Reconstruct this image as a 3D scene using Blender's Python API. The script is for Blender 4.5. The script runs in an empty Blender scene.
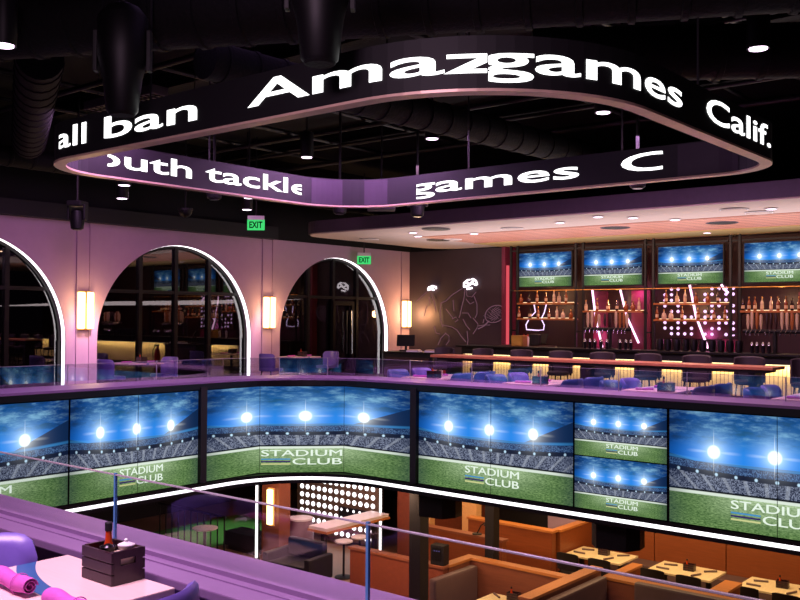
import bpy, bmesh, math, random
from mathutils import Vector, Matrix
random.seed(7)
PI = math.pi
SC = bpy.context.scene
COL = SC.collection

# ------------------------------------------------------------------ camera, world, exposure
FPX, YAW, PITCH, ROLL = 925.4, .691033, .0194037, .0059812
CAMZ = 1.8
_f = Vector((-math.sin(YAW)*math.cos(PITCH), math.cos(YAW)*math.cos(PITCH), math.sin(PITCH)))
_r0 = Vector((math.cos(YAW), math.sin(YAW), 0)); _u0 = _r0.cross(_f)
_r = _r0*math.cos(ROLL) + _u0*math.sin(ROLL); _u = -_r0*math.sin(ROLL) + _u0*math.cos(ROLL)
cam_data = bpy.data.cameras.new('camera'); cam = bpy.data.objects.new('camera', cam_data); COL.objects.link(cam)
cam_data.sensor_width = 36; cam_data.lens = FPX/800*36; cam_data.clip_end = 200; cam_data.clip_start = .05
cam.matrix_world = Matrix(((_r.x, _u.x, -_f.x, 0), (_r.y, _u.y, -_f.y, 0), (_r.z, _u.z, -_f.z, CAMZ), (0, 0, 0, 1)))
SC.camera = cam
SC.view_settings.view_transform = 'Standard'; SC.view_settings.look = 'None'
SC.view_settings.gamma = 1; SC.view_settings.use_curve_mapping = False
SC.view_settings.exposure = 0.0
world = bpy.data.worlds.new('dark_room'); SC.world = world; world.use_nodes = True
world.node_tree.nodes['Background'].inputs[0].default_value = (.35, .2, .4, 1)
world.node_tree.nodes['Background'].inputs[1].default_value = .012


def aim(o, target):
    d = Vector(target) - o.location
    o.rotation_euler = d.to_track_quat('-Z', 'Y').to_euler()


def area(name, loc, target, sx, sy, power, color):
    l = bpy.data.lights.new(name, 'AREA'); l.shape = 'RECTANGLE'; l.size = sx; l.size_y = sy
    l.energy = power; l.color = color
    o = bpy.data.objects.new(name, l); COL.objects.link(o); o.location = loc; aim(o, target); return o


def spot(name, loc, target, power, color, angle=40, blend=.6, size=.06):
    l = bpy.data.lights.new(name, 'SPOT'); l.energy = power; l.color = color; l.spot_size = math.radians(angle)
    l.spot_blend = blend; l.shadow_soft_size = size
    o = bpy.data.objects.new(name, l); COL.objects.link(o); o.location = loc; aim(o, target); return o


def point(name, loc, power, color, size=.05):
    l = bpy.data.lights.new(name, 'POINT'); l.energy = power; l.color = color; l.shadow_soft_size = size
    o = bpy.data.objects.new(name, l); COL.objects.link(o); o.location = loc; return o


PINK = (1, .48, .82); VIOLET = (.68, .36, 1); WARM = (1, .55, .2); AMBER = (1, .62, .32)
# coloured wash over the near table and the ledge
area('wash_near', (-3.3, .9, 4.6), (-3.5, 2.2, .7), 1.6, 1.2, 330, (1, .63, .90))
area('wash_void', (-7, 7.5, 5.4), (-7, 7.5, 0), 6, 4, 16, (.7, .4, 1))
area('wash_far_ledge', (-8, 12.1, 4.7), (-8.3, 12.4, .7), 7, .5, 300, (.85, .42, 1))
area('wash_left_ledge', (-11.7, 7.5, 4.7), (-12.5, 7.8, .7), .5, 7, 220, (.9, .45, 1))
# pink wash on the arched wall
for yy in (7, 9.5, 12, 14.5, 17, 19.5, 22):
    spot('wall_wash', (-15.2, yy, 5.6), (-19.2, yy, .8), 55, (1, .3, .74), 75, 1, .08)
for yy in (11.76, 17.4, 23.1):
    spot('pillar_spot', (-17.2, yy, 4.72), (-19.2, yy, .7), 1500 if yy < 20 else 700, (1, .58, .93), 24, .7)
# light around the bar, partly added fill
area('soffit_fill', (-9, 20.3, 2.3), (-9, 20.2, 4), 14, 4.4, 380, (1, .84, .86))  # unseen upward fill imitating light bounced onto the soffit
area('bar_down', (-10.5, 21.8, 3.9), (-10.5, 22.6, 1), 9, .5, 130, (1, .5, .32))
area('high_table_fill', (-8, 15.0, 3.9), (-8, 15.2, 1), 7, .4, 120, (1, .6, .38))  # added fill that brightens the long high table
area('rail_table_fill', (-7.5, 13.2, 4.6), (-7.5, 13.4, .7), 7, .5, 190, (1, .5, .9))  # added fill for the tables behind the far railing
# lower dining level
area('booth_light', (-7.0, 17.2, -1.2), (-7.0, 17.6, -3.9), 6, 2.0, 125, AMBER)
area('booth_light', (-8.6, 13.6, -1.25), (-8.8, 14.2, -3.9), 2.5, 1.2, 46, AMBER)
area('booth_light', (-11.2, 16.6, -1.2), (-11.2, 17, -3.9), 3, 2, 60, AMBER)
area('lounge_light', (-15, 15, -1.2), (-15, 15.4, -3.9), 2.5, 3, 75, (1, .55, .5))
area('partition_fill', (-11.3, 12.2, -1.2), (-11.3, 13.6, -3.2), 2.2, .5, 75, (1, .58, .38))  # added fill that brightens the near face of the rust partition


# ------------------------------------------------------------------ materials
def lin(c):
    return tuple(((x/255)/12.92 if x/255 <= .04045 else ((x/255+.055)/1.055)**2.4) for x in c)


def pm(name, rgb, rough=.5, metal=0., var=.18, scale=9., bump=0., spec=.5, stretch=(1, 1, 1), coat=0.):
    """procedural surface: noise varies the colour, optional bump"""
    m = bpy.data.materials.new(name); m.use_nodes = True; nt = m.node_tree; n = nt.nodes; L = nt.links
    b = n['Principled BSDF']; b.inputs['Roughness'].default_value = rough; b.inputs['Metallic'].default_value = metal
    b.inputs['Specular IOR Level'].default_value = spec
    if coat: b.inputs['Coat Weight'].default_value = coat
    tc = n.new('ShaderNodeTexCoord'); mp = n.new('ShaderNodeMapping'); mp.inputs['Scale'].default_value = stretch
    nz = n.new('ShaderNodeTexNoise'); nz.inputs['Scale'].default_value = scale; nz.inputs['Detail'].default_value = 4
    L.new(tc.outputs['Object'], mp.inputs[0]); L.new(mp.outputs[0], nz.inputs['Vector'])
    mx = n.new('ShaderNodeMix'); mx.data_type = 'RGBA'
    c = lin(rgb)
    mx.inputs[6].default_value = tuple(x*(1-var) for x in c)+(1,); mx.inputs[7].default_value = tuple(min(1, x*(1+var)) for x in c)+(1,)
    L.new(nz.outputs['Fac'], mx.inputs[0]); L.new(mx.outputs[2], b.inputs['Base Color'])
    if bump:
        bp = n.new('ShaderNodeBump'); bp.inputs['Strength'].default_value = bump; bp.inputs['Distance'].default_value = .01
        L.new(nz.outputs['Fac'], bp.inputs['Height']); L.new(bp.outputs[0], b.inputs['Normal'])
    return m


def em(name, rgb, strength):
    m = bpy.data.materials.new(name); m.use_nodes = True; nt = m.node_tree
    nt.nodes.remove(nt.nodes['Principled BSDF'])
    e = nt.nodes.new('ShaderNodeEmission'); e.inputs[0].default_value = lin(rgb)+(1,); e.inputs[1].default_value = strength
    nt.links.new(e.outputs[0], nt.nodes['Material Output'].inputs[0]); return m


def clear(name, tint, ior=1.5, rough=.0, boost=1.0):
    """sheet glass: Fresnel mix of see-through and mirror"""
    m = bpy.data.materials.new(name); m.use_nodes = True; nt = m.node_tree; n = nt.nodes; L = nt.links
    n.remove(n['Principled BSDF'])
    g_ = G(nt); f0 = ((ior-1)/(ior+1))**2; lw = n.new('ShaderNodeLayerWeight'); lw.inputs[0].default_value = .5
    fr = g_.m('MULTIPLY_ADD', g_.m('POWER', lw.outputs['Facing'], 5.), 1-f0, f0).node
    t = n.new('ShaderNodeBsdfTransparent'); t.inputs[0].default_value = tint+(1,)
    g = n.new('ShaderNodeBsdfGlossy'); g.inputs['Roughness'].default_value = rough
    mul = n.new('ShaderNodeMath'); mul.operation = 'MULTIPLY'; mul.use_clamp = True; mul.inputs[1].default_value = boost
    mx = n.new('ShaderNodeMixShader'); L.new(fr.outputs[0], mul.inputs[0]); L.new(mul.outputs[0], mx.inputs[0])
    L.new(t.outputs[0], mx.inputs[1]); L.new(g.outputs[0], mx.inputs[2]); L.new(mx.outputs[0], n['Material Output'].inputs[0]); return m


class G:
    """tiny expression builder for shader maths"""
    def __init__(s, nt): s.nt = nt
    def m(s, op, a, b=0., c=0., clamp=False):
        nd = s.nt.nodes.new('ShaderNodeMath'); nd.operation = op; nd.use_clamp = clamp
        for i, v in enumerate((a, b, c)):
            if hasattr(v, 'node'): s.nt.links.new(v, nd.inputs[i])
            else: nd.inputs[i].default_value = v
        return nd.outputs[0]
    def add(s, a, b): return s.m('ADD', a, b)
    def sub(s, a, b): return s.m('SUBTRACT', a, b)
    def mul(s, a, b): return s.m('MULTIPLY', a, b)
    def ss(s, lo, hi, x):
        nd = s.nt.nodes.new('ShaderNodeMapRange'); nd.interpolation_type = 'SMOOTHSTEP'
        s.nt.links.new(x, nd.inputs[0]); nd.inputs[1].default_value = lo; nd.inputs[2].default_value = hi
        nd.inputs[3].default_value = 0; nd.inputs[4].default_value = 1
        return nd.outputs[0]
    def mix(s, f, a, b):
        nd = s.nt.nodes.new('ShaderNodeMix'); nd.data_type = 'RGBA'; nd.clamp_factor = True
        for i, v in ((0, f), (6, a), (7, b)):
            if hasattr(v, 'node'): s.nt.links.new(v, nd.inputs[i])
            elif i: nd.inputs[i].default_value = tuple(v)+(1,)
            else: nd.inputs[i].default_value = v
        return nd.outputs[2]
    def addc(s, a, b):
        nd = s.nt.nodes.new('ShaderNodeMix'); nd.data_type = 'RGBA'; nd.blend_type = 'ADD'; nd.inputs[0].default_value = 1
        s.nt.links.new(a, nd.inputs[6]); s.nt.links.new(b, nd.inputs[7]); return nd.outputs[2]
    def scale(s, f, col):
        return s.mix(f, (0, 0, 0), col)


def stadium_material(strength=1.0):
    m = bpy.data.materials.new('stadium_picture'); m.use_nodes = True; nt = m.node_tree
    nt.nodes.remove(nt.nodes['Principled BSDF']); g = G(nt)
    tc = nt.nodes.new('ShaderNodeTexCoord'); sp = nt.nodes.new('ShaderNodeSeparateXYZ'); nt.links.new(tc.outputs['UV'], sp.inputs[0])
    u, v = sp.outputs[0], sp.outputs[1]
    x = g.m('MULTIPLY_ADD', u, 2., -1.); ax = g.m('ABSOLUTE', x); x2 = g.mul(x, x)
    def noise(sx, sy, det=5., rough=.55, off=0.):
        mp = nt.nodes.new('ShaderNodeMapping'); mp.inputs['Scale'].default_value = (sx, sy, 1); mp.inputs['Location'].default_value = (off, off*.7, 0)
        nz = nt.nodes.new('ShaderNodeTexNoise'); nz.inputs['Scale'].default_value = 1; nz.inputs['Detail'].default_value = det; nz.inputs['Roughness'].default_value = rough
        nt.links.new(tc.outputs['UV'], mp.inputs[0]); nt.links.new(mp.outputs[0], nz.inputs['Vector']); return nz.outputs['Fac']
    # sky
    cl = noise(5.0, 8.5, 8, .66, 3.1); cl2 = noise(11, 20, 7, .65, 8.3)
    sky = g.mix(g.ss(.60, .88, v), (.0, .125, .62), (.001, .03, .19))
    cloud = g.mul(g.ss(.47, .66, g.add(g.mul(cl, .7), g.mul(cl2, .3))), g.ss(.66, .86, v))
    sky = g.mix(g.mul(cloud, .85), sky, (.20, .40, .56))
    sky = g.mix(g.mul(g.mul(g.ss(.50, .38, cl), g.ss(.66, .80, v)), .85), sky, (.003, .012, .07))
    # floodlights: soft cyan glow, white core, thin streaks
    core = None; glow = None
    for lu in (.215, .49, .765):
        du = g.mul(g.sub(u, lu), 1.97); dv = g.sub(v, .655)
        d = g.m('SQRT', g.add(g.mul(du, du), g.mul(dv, dv)))
        k = g.m('MAXIMUM', g.ss(.085, .03, d), g.mul(g.m('POWER', 2.718, g.mul(d, -15.)), .75))
        st = g.mul(g.ss(.006, .001, g.m('ABSOLUTE', du)), g.ss(.24, .05, g.m('ABSOLUTE', dv)))
        sh = g.mul(g.ss(.03, .0, g.m('ABSOLUTE', dv)), g.ss(.30, .02, g.m('ABSOLUTE', du)))
        gl = g.m('POWER', 2.718, g.mul(d, -7.5))
        k = g.m('MAXIMUM', k, g.m('MAXIMUM', g.mul(st, .5), g.mul(sh, .35)))
        core = k if core is None else g.m('MAXIMUM', core, k)
        glow = gl if glow is None else g.add(glow, gl)
    sky = g.addc(sky, g.scale(g.mul(glow, .85), (.03, .50, .95)))
    # dark roof wedges at both sides
    rv = g.add(.565, g.mul(g.m('MAXIMUM', g.sub(x, .42), 0.), .42))
    lv = g.add(.555, g.mul(g.m('MAXIMUM', g.sub(g.mul(x, -1.), .7), 0.), .2))
    roof = g.m('MAXIMUM', rv, lv)
    isroof = g.ss(.004, -.004, g.sub(v, roof))
    col = g.mix(isroof, sky, (.003, .024, .095))
    # rim of the roof: lit rows of small lamps
    vs = g.sub(v, g.mul(x2, .045))
    rimb = g.mul(g.ss(.535, .545, vs), g.ss(.575, .555, vs))
    col = g.mix(g.mul(rimb, .55), col, (.05, .35, .85))
    # stands
    def speck(sx, sy):
        wn = nt.nodes.new('ShaderNodeTexWhiteNoise'); wn.noise_dimensions = '2D'
        cb = nt.nodes.new('ShaderNodeCombineXYZ'); nt.links.new(g.m('FLOOR', g.mul(u, sx)), cb.inputs[0]); nt.links.new(g.m('FLOOR', g.mul(v, sy)), cb.inputs[1])
        nt.links.new(cb.outputs[0], wn.inputs['Vector']); return wn.outputs['Value']
    s1 = speck(230., 120.)
    up = g.mix(g.m('POWER', s1, 1.6), (.003, .015, .08), (.09, .20, .42))
    lo = g.mix(g.m('POWER', s1, 1.5), (.004, .008, .035), (.24, .28, .40))
    aisle = g.ss(.93, .98, g.m('ABSOLUTE', g.m('SINE', g.mul(g.m('DIVIDE', x, g.add(v, .35)), 13.))))
    lo = g.mix(g.mul(aisle, .35), lo, (.5, .55, .65))
    col = g.mix(g.ss(.540, .532, vs), col, up)
    band = g.ss(.478, .470, vs)
    col = g.mix(band, col, (.004, .008, .03))
    du = g.sub(g.m('FRACT', g.mul(u, 11.)), .5); dvv = g.mul(g.sub(vs, .45), 5.6)
    dot = g.ss(.11, .04, g.m('SQRT', g.add(g.mul(du, du), g.mul(dvv, dvv))))
    lo_edge = g.ss(.436, .428, vs)
    col = g.mix(lo_edge, col, lo)
    col = g.mix(dot, col, (.55, .8, 1.0))
    # pitch
    col = g.mix(g.ss(.322, .316, v), col, (.006, .008, .012))
    gr = g.ss(.34, .66, noise(60, 110, 3, .8, 2.)); gr2 = noise(5, 14, 3, .6, 5.)
    grass = g.mix(gr, (.03, .09, .02), (.20, .34, .12))
    grass = g.mix(g.mul(g.ss(.9, .05, ax), g.ss(.0, .3, v)), grass, g.mix(gr, (.24, .38, .18), (.58, .74, .46)))
    grass = g.mix(g.mul(g.ss(.42, .62, gr2), .3), grass, (.05, .12, .04))
    col = g.mix(g.ss(.300, .294, v), col, grass)
    line = g.mul(g.ss(.305, .300, v), g.ss(.272, .280, v))
    col = g.mix(g.mul(line, .85), col, (.8, .9, .8))
    # darker picture corners
    vig = g.mul(g.ss(.72, 1.08, ax), .6)
    col = g.mix(vig, col, (.004, .012, .04))
    col = g.mix(core, col, (1.6, 1.7, 1.7))
    e = nt.nodes.new('ShaderNodeEmission'); nt.links.new(col, e.inputs[0]); e.inputs[1].default_value = strength
    nt.links.new(e.outputs[0], nt.nodes['Material Output'].inputs[0]); return m


def wood_table_material():
    """pale wood with a curved blue inlay whose centre is at local (.165, .64)"""
    m = pm('pale_wood_blue_inlay', (236, 205, 200), .32, var=.06, scale=3, stretch=(2, 30, 2)); nt = m.node_tree; g = G(nt)
    b = nt.nodes['Principled BSDF']; src = b.inputs['Base Color'].links[0].from_socket
    tc = nt.nodes.new('ShaderNodeTexCoord'); sp = nt.nodes.new('ShaderNodeSeparateXYZ'); nt.links.new(tc.outputs['Object'], sp.inputs[0])
    dx = g.sub(sp.outputs[0], .165); dy = g.sub(sp.outputs[1], 1.01)
    r = g.m('SQRT', g.add(g.mul(dx, dx), g.mul(dy, dy)))
    k = g.mul(g.m('GREATER_THAN', r, .96), g.m('LESS_THAN', r, 1.035))
    nt.links.new(g.mix(k, src, lin((44, 96, 150))), b.inputs['Base Color']); return m


def slat_material(name, rgb, axis, pitch, rough=.5):
    """narrow boards with dark gaps along one object axis"""
    m = pm(name, rgb, rough, var=.12, scale=6, stretch=(4, 4, .6)); nt = m.node_tree; g = G(nt)
    b = nt.nodes['Principled BSDF']; src = b.inputs['Base Color'].links[0].from_socket
    tc = nt.nodes.new('ShaderNodeTexCoord'); sp = nt.nodes.new('ShaderNodeSeparateXYZ'); nt.links.new(tc.outputs['Object'], sp.inputs[0])
    k = g.m('LESS_THAN', g.m('FRACT', g.mul(sp.outputs[axis], 1/pitch)), .14)
    nt.links.new(g.mix(k, src, (.01, .006, .003)), b.inputs['Base Color']); return m


M = {}
M['black'] = pm('matt_black', (9, 8, 10), .6, var=.3)
M['black_gloss'] = pm('black_gloss', (7, 6, 8), .5, var=.2, spec=.3)
M['ceil'] = pm('black_painted_deck', (8, 7, 9), .9, var=.5, scale=2)
M['duct'] = pm('black_painted_duct', (7, 6, 8), .75, var=.6, scale=22, bump=1., spec=.3)
M['pipe'] = pm('dark_pipe', (22, 18, 24), .5, var=.3)
M['grey_panel'] = pm('grey_air_panel', (70, 60, 72), .6)
M['plaster'] = pm('pink_grey_plaster', (196, 164, 186), .8, var=.05, scale=5)
M['mural_wall'] = pm('dark_plum_plaster', (66, 52, 62), .75, var=.12, scale=3)
M['dark_wall'] = pm('dark_wall', (20, 16, 20), .8)
M['floor'] = pm('dark_wood_floor', (48, 34, 34), .4, var=.4, scale=3, stretch=(1, 14, 1))
M['low_floor'] = pm('lower_wood_floor', (150, 112, 84), .35, var=.3, scale=2, stretch=(14, 1, 1))
M['cap'] = pm('mauve_stone_cap', (134, 104, 148), .38, var=.08, scale=30)
M['fascia'] = pm('black_fascia', (12, 10, 14), .35)
M['led'] = em('white_led', (255, 248, 255), 2.4)
M['arch_led'] = em('arch_led', (255, 250, 252), 3.0)
M['neon_v'] = em('white_neon_tube', (255, 248, 245), 2.6)
M['sconce'] = em('warm_sconce_glass', (255, 214, 140), 5.0)
M['rail_glass'] = clear('rail_glass', (.92, .94, .97), 2.35, 0, 1.0)
M['near_glass'] = clear('near_rail_glass', (.975, .98, .985), 1.5, 0, 1.0)
M['window_glass'] = clear('window_glass', (.55, .5, .52), 2.1, 0, 1.0)
M['edge'] = pm('glass_edge', (165, 160, 168), .2, var=.05)
M['edge_blue'] = pm('glass_edge_blue', (84, 140, 190), .15, var=.05)
M['frame'] = pm('dark_bronze_frame', (24, 18, 20), .35, metal=.6)
M['stadium'] = stadium_material(1.0)
M['screen_text'] = em('screen_white', (240, 255, 240), .95)
M['screen_blue'] = em('screen_blue', (84, 160, 215), .8)
M['screen_purple'] = em('screen_purple', (64, 48, 110), .8)
M['screen_yellow'] = em('screen_yellow', (226, 230, 160), .8)
M['ring_face'] = pm('led_ribbon_face', (12, 10, 15), .65, var=.1)
M['ring_in'] = pm('led_ribbon_inner', (30, 23, 33), .5, var=.1)
M['ring_blank'] = pm('led_ribbon_blank', (62, 48, 66), .5, var=.1)
M['ring_lip'] = pm('brushed_lip', (225, 190, 170), .4, metal=.2)
M['ring_text'] = em('ribbon_text', (255, 255, 255), 2.4)
M['vinyl'] = pm('violet_vinyl', (112, 92, 178), .35, var=.1, scale=20, bump=.1)
M['blue_vinyl'] = pm('blue_vinyl', (64, 84, 150), .35, var=.1, scale=20)
M['steel'] = pm('dark_steel', (60, 56, 62), .3, metal=.9)
M['chrome'] = pm('chrome', (190, 190, 200), .15, metal=1.)
M['table'] = wood_table_material()
M['crate'] = pm('dark_stained_wood', (44, 22, 30), .38, var=.4, scale=5, stretch=(3, 3, 20))
M['napkin'] = pm('magenta_cloth', (206, 92, 190), .8, var=.12, scale=40, bump=.3)
M['sauce'] = pm('orange_red_sauce', (196, 66, 24), .2, var=.1)
M['white'] = pm('white_ceramic', (232, 226, 230), .3, var=.03)
M['slat_cream'] = slat_material('cream_slats', (226, 200, 140), 0, .09)
M['bar_wood'] = pm('warm_bar_wood', (176, 112, 74), .35, var=.25, scale=3, stretch=(1, 14, 14))
M['shelf_wood'] = pm('amber_shelf_wood', (170, 104, 52), .4, var=.25, scale=3, stretch=(1, 14, 14))
M['stool'] = pm('charcoal_leather', (40, 30, 34), .5, var=.2)
M['sofit'] = pm('slatted_pale_ceiling', (196, 176, 170), .8, var=.1, scale=2, stretch=(1, 12, 1))
M['sofit_pink'] = slat_material('pink_slat_ceiling', (206, 140, 120), 1, .34)
M['sofit_face'] = pm('soffit_fascia', (70, 56, 70), .6)
M['pink_wall'] = pm('raspberry_wall', (120, 36, 66), .6)
M['niche'] = pm('dark_red_wood', (52, 20, 20), .5, var=.4, scale=3, stretch=(8, 1, 1))
M['pink_led'] = em('pink_led', (255, 200, 240), 2.6)
M['cheek_glow'] = em('cheek_glow', (255, 96, 110), .75)  # light on the niche's side cheek painted as emission
M['shelf_led'] = em('warm_shelf_led', (255, 226, 180), 2.2)
M['bulb'] = em('white_bulb', (255, 250, 255), 2.6)
M['mirrored_bulb'] = em('mirrored_bulb_dots', (245, 200, 255), 1.5)
M['taupe'] = pm('taupe_bulb_board', (96, 76, 62), .6)
M['amber_glass'] = pm('amber_bottle_glass', (138, 66, 20), .12, var=.3, coat=.4)
M['clear_glass'] = pm('pale_bottle_glass', (205, 180, 160), .12, var=.2, coat=.4)
M['dark_glass'] = pm('dark_bottle_glass', (50, 26, 24), .12, var=.3, coat=.4)
M['paper'] = pm('cream_bottle_label', (214, 190, 160), .7)
M['gold'] = pm('gold_cap', (200, 150, 80), .3, metal=.8)
M['tap_wood'] = pm('tap_handle_wood', (180, 110, 50), .4)
M['tap_cream'] = pm('tap_handle_cream', (230, 200, 160), .4)
M['tap_dark'] = pm('tap_handle_dark', (50, 24, 22), .4)
M['neon_line'] = em('fine_neon_line', (170, 120, 140), .36)
M['neon_cap'] = em('bright_neon', (255, 244, 250), 3.0)
M['neon_soft'] = em('soft_neon', (235, 205, 255), 1.6)
M['exit'] = em('exit_green', (70, 225, 120), .95)
M['exit_dark'] = em('exit_letter', (6, 40, 16), .6)
M['can_light'] = em('downlight_lens', (255, 225, 255), 4.0)
M['orange_wood'] = pm('orange_oak', (140, 74, 36), .4, var=.25, scale=3, stretch=(1, 10, 10))
M['brown_wood'] = pm('brown_oak', (140, 82, 56), .45, var=.25, scale=3, stretch=(1, 10, 10))
M['oak_cap'] = pm('oak_cap', (196, 126, 66), .4, var=.2, scale=3, stretch=(1, 10, 10))
M['pale_wood'] = pm('pale_oak', (226, 176, 116), .4, var=.15, scale=3, stretch=(10, 1, 10))
M['rust'] = pm('rust_plaster', (134, 66, 40), .7, var=.25, scale=14, bump=.2)
M['leather'] = pm('grey_brown_leather', (104, 84, 84), .4, var=.1, scale=10)
M['navy'] = pm('navy_upholstery', (22, 24, 38), .6)
M['turf'] = pm('green_turf', (84, 150, 70), .9, var=.4, scale=60, bump=.5)
M['tableoak'] = pm('lit_oak_table', (246, 224, 178), .35, var=.2, scale=3, stretch=(10, 1, 10))
M['screen_ui'] = em('till_screen', (120, 110, 170), .5)
M['red'] = pm('red_enamel', (190, 40, 40), .3)
M['mosaic'] = pm('mosaic_tile', (120, 90, 100), .3, var=.9, scale=60)


# ------------------------------------------------------------------ mesh building
class MB:
    def __init__(s): s.bm = bmesh.new()
    def box(s, c, d, rot=None, bev=0.):
        r = bmesh.ops.create_cube(s.bm, size=1.0)['verts']
        mt = Matrix.Translation(Vector(c)) @ (rot.to_4x4() if rot else Matrix()) @ Matrix.Diagonal((d[0], d[1], d[2], 1))
        bmesh.ops.transform(s.bm, matrix=mt, verts=r)
        if bev:
            es = list({e for v in r for e in v.link_edges})
            bmesh.ops.bevel(s.bm, geom=es, offset=bev, segments=2, profile=.6, affect='EDGES')
        return s
    def lo(s, x0, x1, y0, y1, z0, z1, bev=0.):
        return s.box(((x0+x1)/2, (y0+y1)/2, (z0+z1)/2), (abs(x1-x0), abs(y1-y0), abs(z1-z0)), None, bev)
    def lathe(s, prof, n=16, c=(0, 0, 0), cap=True):
        rings = []
        for r, z in prof:
            rings.append([s.bm.verts.new((c[0]+r*math.cos(2*PI*i/n), c[1]+r*math.sin(2*PI*i/n), c[2]+z)) for i in range(n)])
        for a, b in zip(rings, rings[1:]):
            for i in range(n): s.bm.faces.new((a[i], a[(i+1) % n], b[(i+1) % n], b[i]))
        if cap:
            s.bm.faces.new(rings[0][::-1]); s.bm.faces.new(rings[-1])
        return s
    def tube(s, pts, r, n=8, closed=False):
        pts = [Vector(p) for p in pts]; rings = []; N = len(pts)
        rad = r if isinstance(r, (list, tuple)) else [r]*N
        ref = None
        for i, p in enumerate(pts):
            a = pts[(i-1) % N] if (i or closed) else p; b = pts[(i+1) % N] if (i < N-1 or closed) else p
            t = (b-a).normalized()
            if ref is None: ref = Vector((0, 0, 1)) if abs(t.z) < .9 else Vector((1, 0, 0))
            x = t.cross(ref)
            if x.length < 1e-5: x = t.cross(Vector((0, 1, .3)))
            x.normalize(); y = t.cross(x); ref = -y if False else ref
            rings.append([s.bm.verts.new(p + (x*math.cos(2*PI*k/n) + y*math.sin(2*PI*k/n))*rad[i]) for k in range(n)])
        prs = list(zip(rings, rings[1:])) + ([(rings[-1], rings[0])] if closed else [])
        for a, b in prs:
            for k in range(n):
                try: s.bm.faces.new((a[k], a[(k+1) % n], b[(k+1) % n], b[k]))
                except ValueError: pass
        if not closed:
            s.bm.faces.new(rings[0][::-1]); s.bm.faces.new(rings[-1])
        return s
    def prism(s, poly, z0, z1):
        a = [s.bm.verts.new((x, y, z0)) for x, y in poly]; b = [s.bm.verts.new((x, y, z1)) for x, y in poly]
        n = len(poly)
        for i in range(n): s.bm.faces.new((a[i], a[(i+1) % n], b[(i+1) % n], b[i]))
        s.bm.faces.new(a[::-1]); s.bm.faces.new(b); return s
    def strip(s, path, path2, z0, z1, closed=False):
        """solid band between two matching plan polylines"""
        n = len(path); V = []
        for (p, q) in zip(path, path2):
            V.append([s.bm.verts.new((p[0], p[1], z0)), s.bm.verts.new((q[0], q[1], z0)), s.bm.verts.new((q[0], q[1], z1)), s.bm.verts.new((p[0], p[1], z1))])
        for i in range(n if closed else n-1):
            a, b = V[i], V[(i+1) % n]
            for k in range(4): s.bm.faces.new((a[k], a[(k+1) % 4], b[(k+1) % 4], b[k]))
        if not closed:
            s.bm.faces.new(V[0]); s.bm.faces.new(V[-1][::-1])
        return s
    def hexa(s, v):
        q = [s.bm.verts.new(p) for p in v]
        for f in ((0, 1, 2, 3), (7, 6, 5, 4), (0, 4, 5, 1), (1, 5, 6, 2), (2, 6, 7, 3), (3, 7, 4, 0)): s.bm.faces.new([q[i] for i in f])
        return s
    def build(s, name, mat, parent=None, smooth=False, loc=None):
        bmesh.ops.recalc_face_normals(s.bm, faces=s.bm.faces)
        me = bpy.data.meshes.new(name)
        if smooth:
            for f in s.bm.faces: f.smooth = True
        s.bm.to_mesh(me); s.bm.free(); me.materials.append(mat)
        if smooth:
            try: me.set_sharp_from_angle(angle=math.radians(40))
            except Exception: pass
        o = bpy.data.objects.new(name, me); COL.objects.link(o)
        if parent: o.parent = parent
        if loc: o.location = loc
        return o


def tag(o, label, cat, group=None):
    o['label'] = label; o['category'] = cat
    if group: o['group'] = group
    return o


def thing(name, label, cat, loc=(0, 0, 0), rz=0, group=None):
    o = bpy.data.objects.new(name, None); COL.objects.link(o); o.location = loc; o.rotation_euler = (0, 0, rz)
    o.empty_display_size = .1
    return tag(o, label, cat, group)


def struct(o):
    o['kind'] = 'structure'; return o


def dup(root, loc, rz, label, group=None):
    r = root.copy(); COL.objects.link(r); r.location = loc; r.rotation_euler = (0, 0, rz); r['label'] = label
    if group: r['group'] = group
    for ch in list(root.children):
        c = ch.copy(); COL.objects.link(c); c.parent = r
        for gch in list(ch.children):
            d = gch.copy(); COL.objects.link(d); d.parent = c
    return r


PROTO = {}


def place(key, maker, loc, rz, label, group=None):
    """first call builds the thing, later calls copy it"""
    if key not in PROTO:
        r = maker(); PROTO[key] = r; r.location = loc; r.rotation_euler = (0, 0, rz); r['label'] = label
        if group: r['group'] = group
        return r
    return dup(PROTO[key], loc, rz, label, group)


ORD = ['leftmost', 'second from left', 'third from left', 'fourth from left', 'fifth from left', 'sixth from left', 'seventh from left', 'eighth from left', 'ninth from left', 'tenth from left', 'eleventh from left', 'twelfth from left']


def text_mesh(body, size=1., offset=0., sx=1.):
    """flat filled lettering as a bmesh in x/y, left aligned, baseline y=0"""
    cu = bpy.data.curves.new('lettering', 'FONT'); cu.body = body; cu.size = size; cu.offset = offset; cu.resolution_u = 4
    o = bpy.data.objects.new('lettering', cu); COL.objects.link(o)
    bpy.context.view_layer.update()
    me = bpy.data.meshes.new_from_object(o.evaluated_get(bpy.context.evaluated_depsgraph_get()))
    bpy.data.objects.remove(o); bpy.data.curves.remove(cu)
    bm = bmesh.new(); bm.from_mesh(me); bpy.data.meshes.remove(me)
    bmesh.ops.remove_doubles(bm, verts=bm.verts, dist=1e-5)
    for v in bm.verts: v.co.x *= sx; v.co.z = 0
    return bm


def bounds(bm):
    xs = [v.co.x for v in bm.verts]; ys = [v.co.y for v in bm.verts]; return min(xs), max(xs), min(ys), max(ys)


def cut(bm, x, keep_right=None):
    gm = list(bm.verts)+list(bm.edges)+list(bm.faces)
    bmesh.ops.bisect_plane(bm, geom=gm, plane_co=(x, 0, 0), plane_no=(1, 0, 0), clear_inner=(keep_right is True), clear_outer=(keep_right is False))


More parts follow.
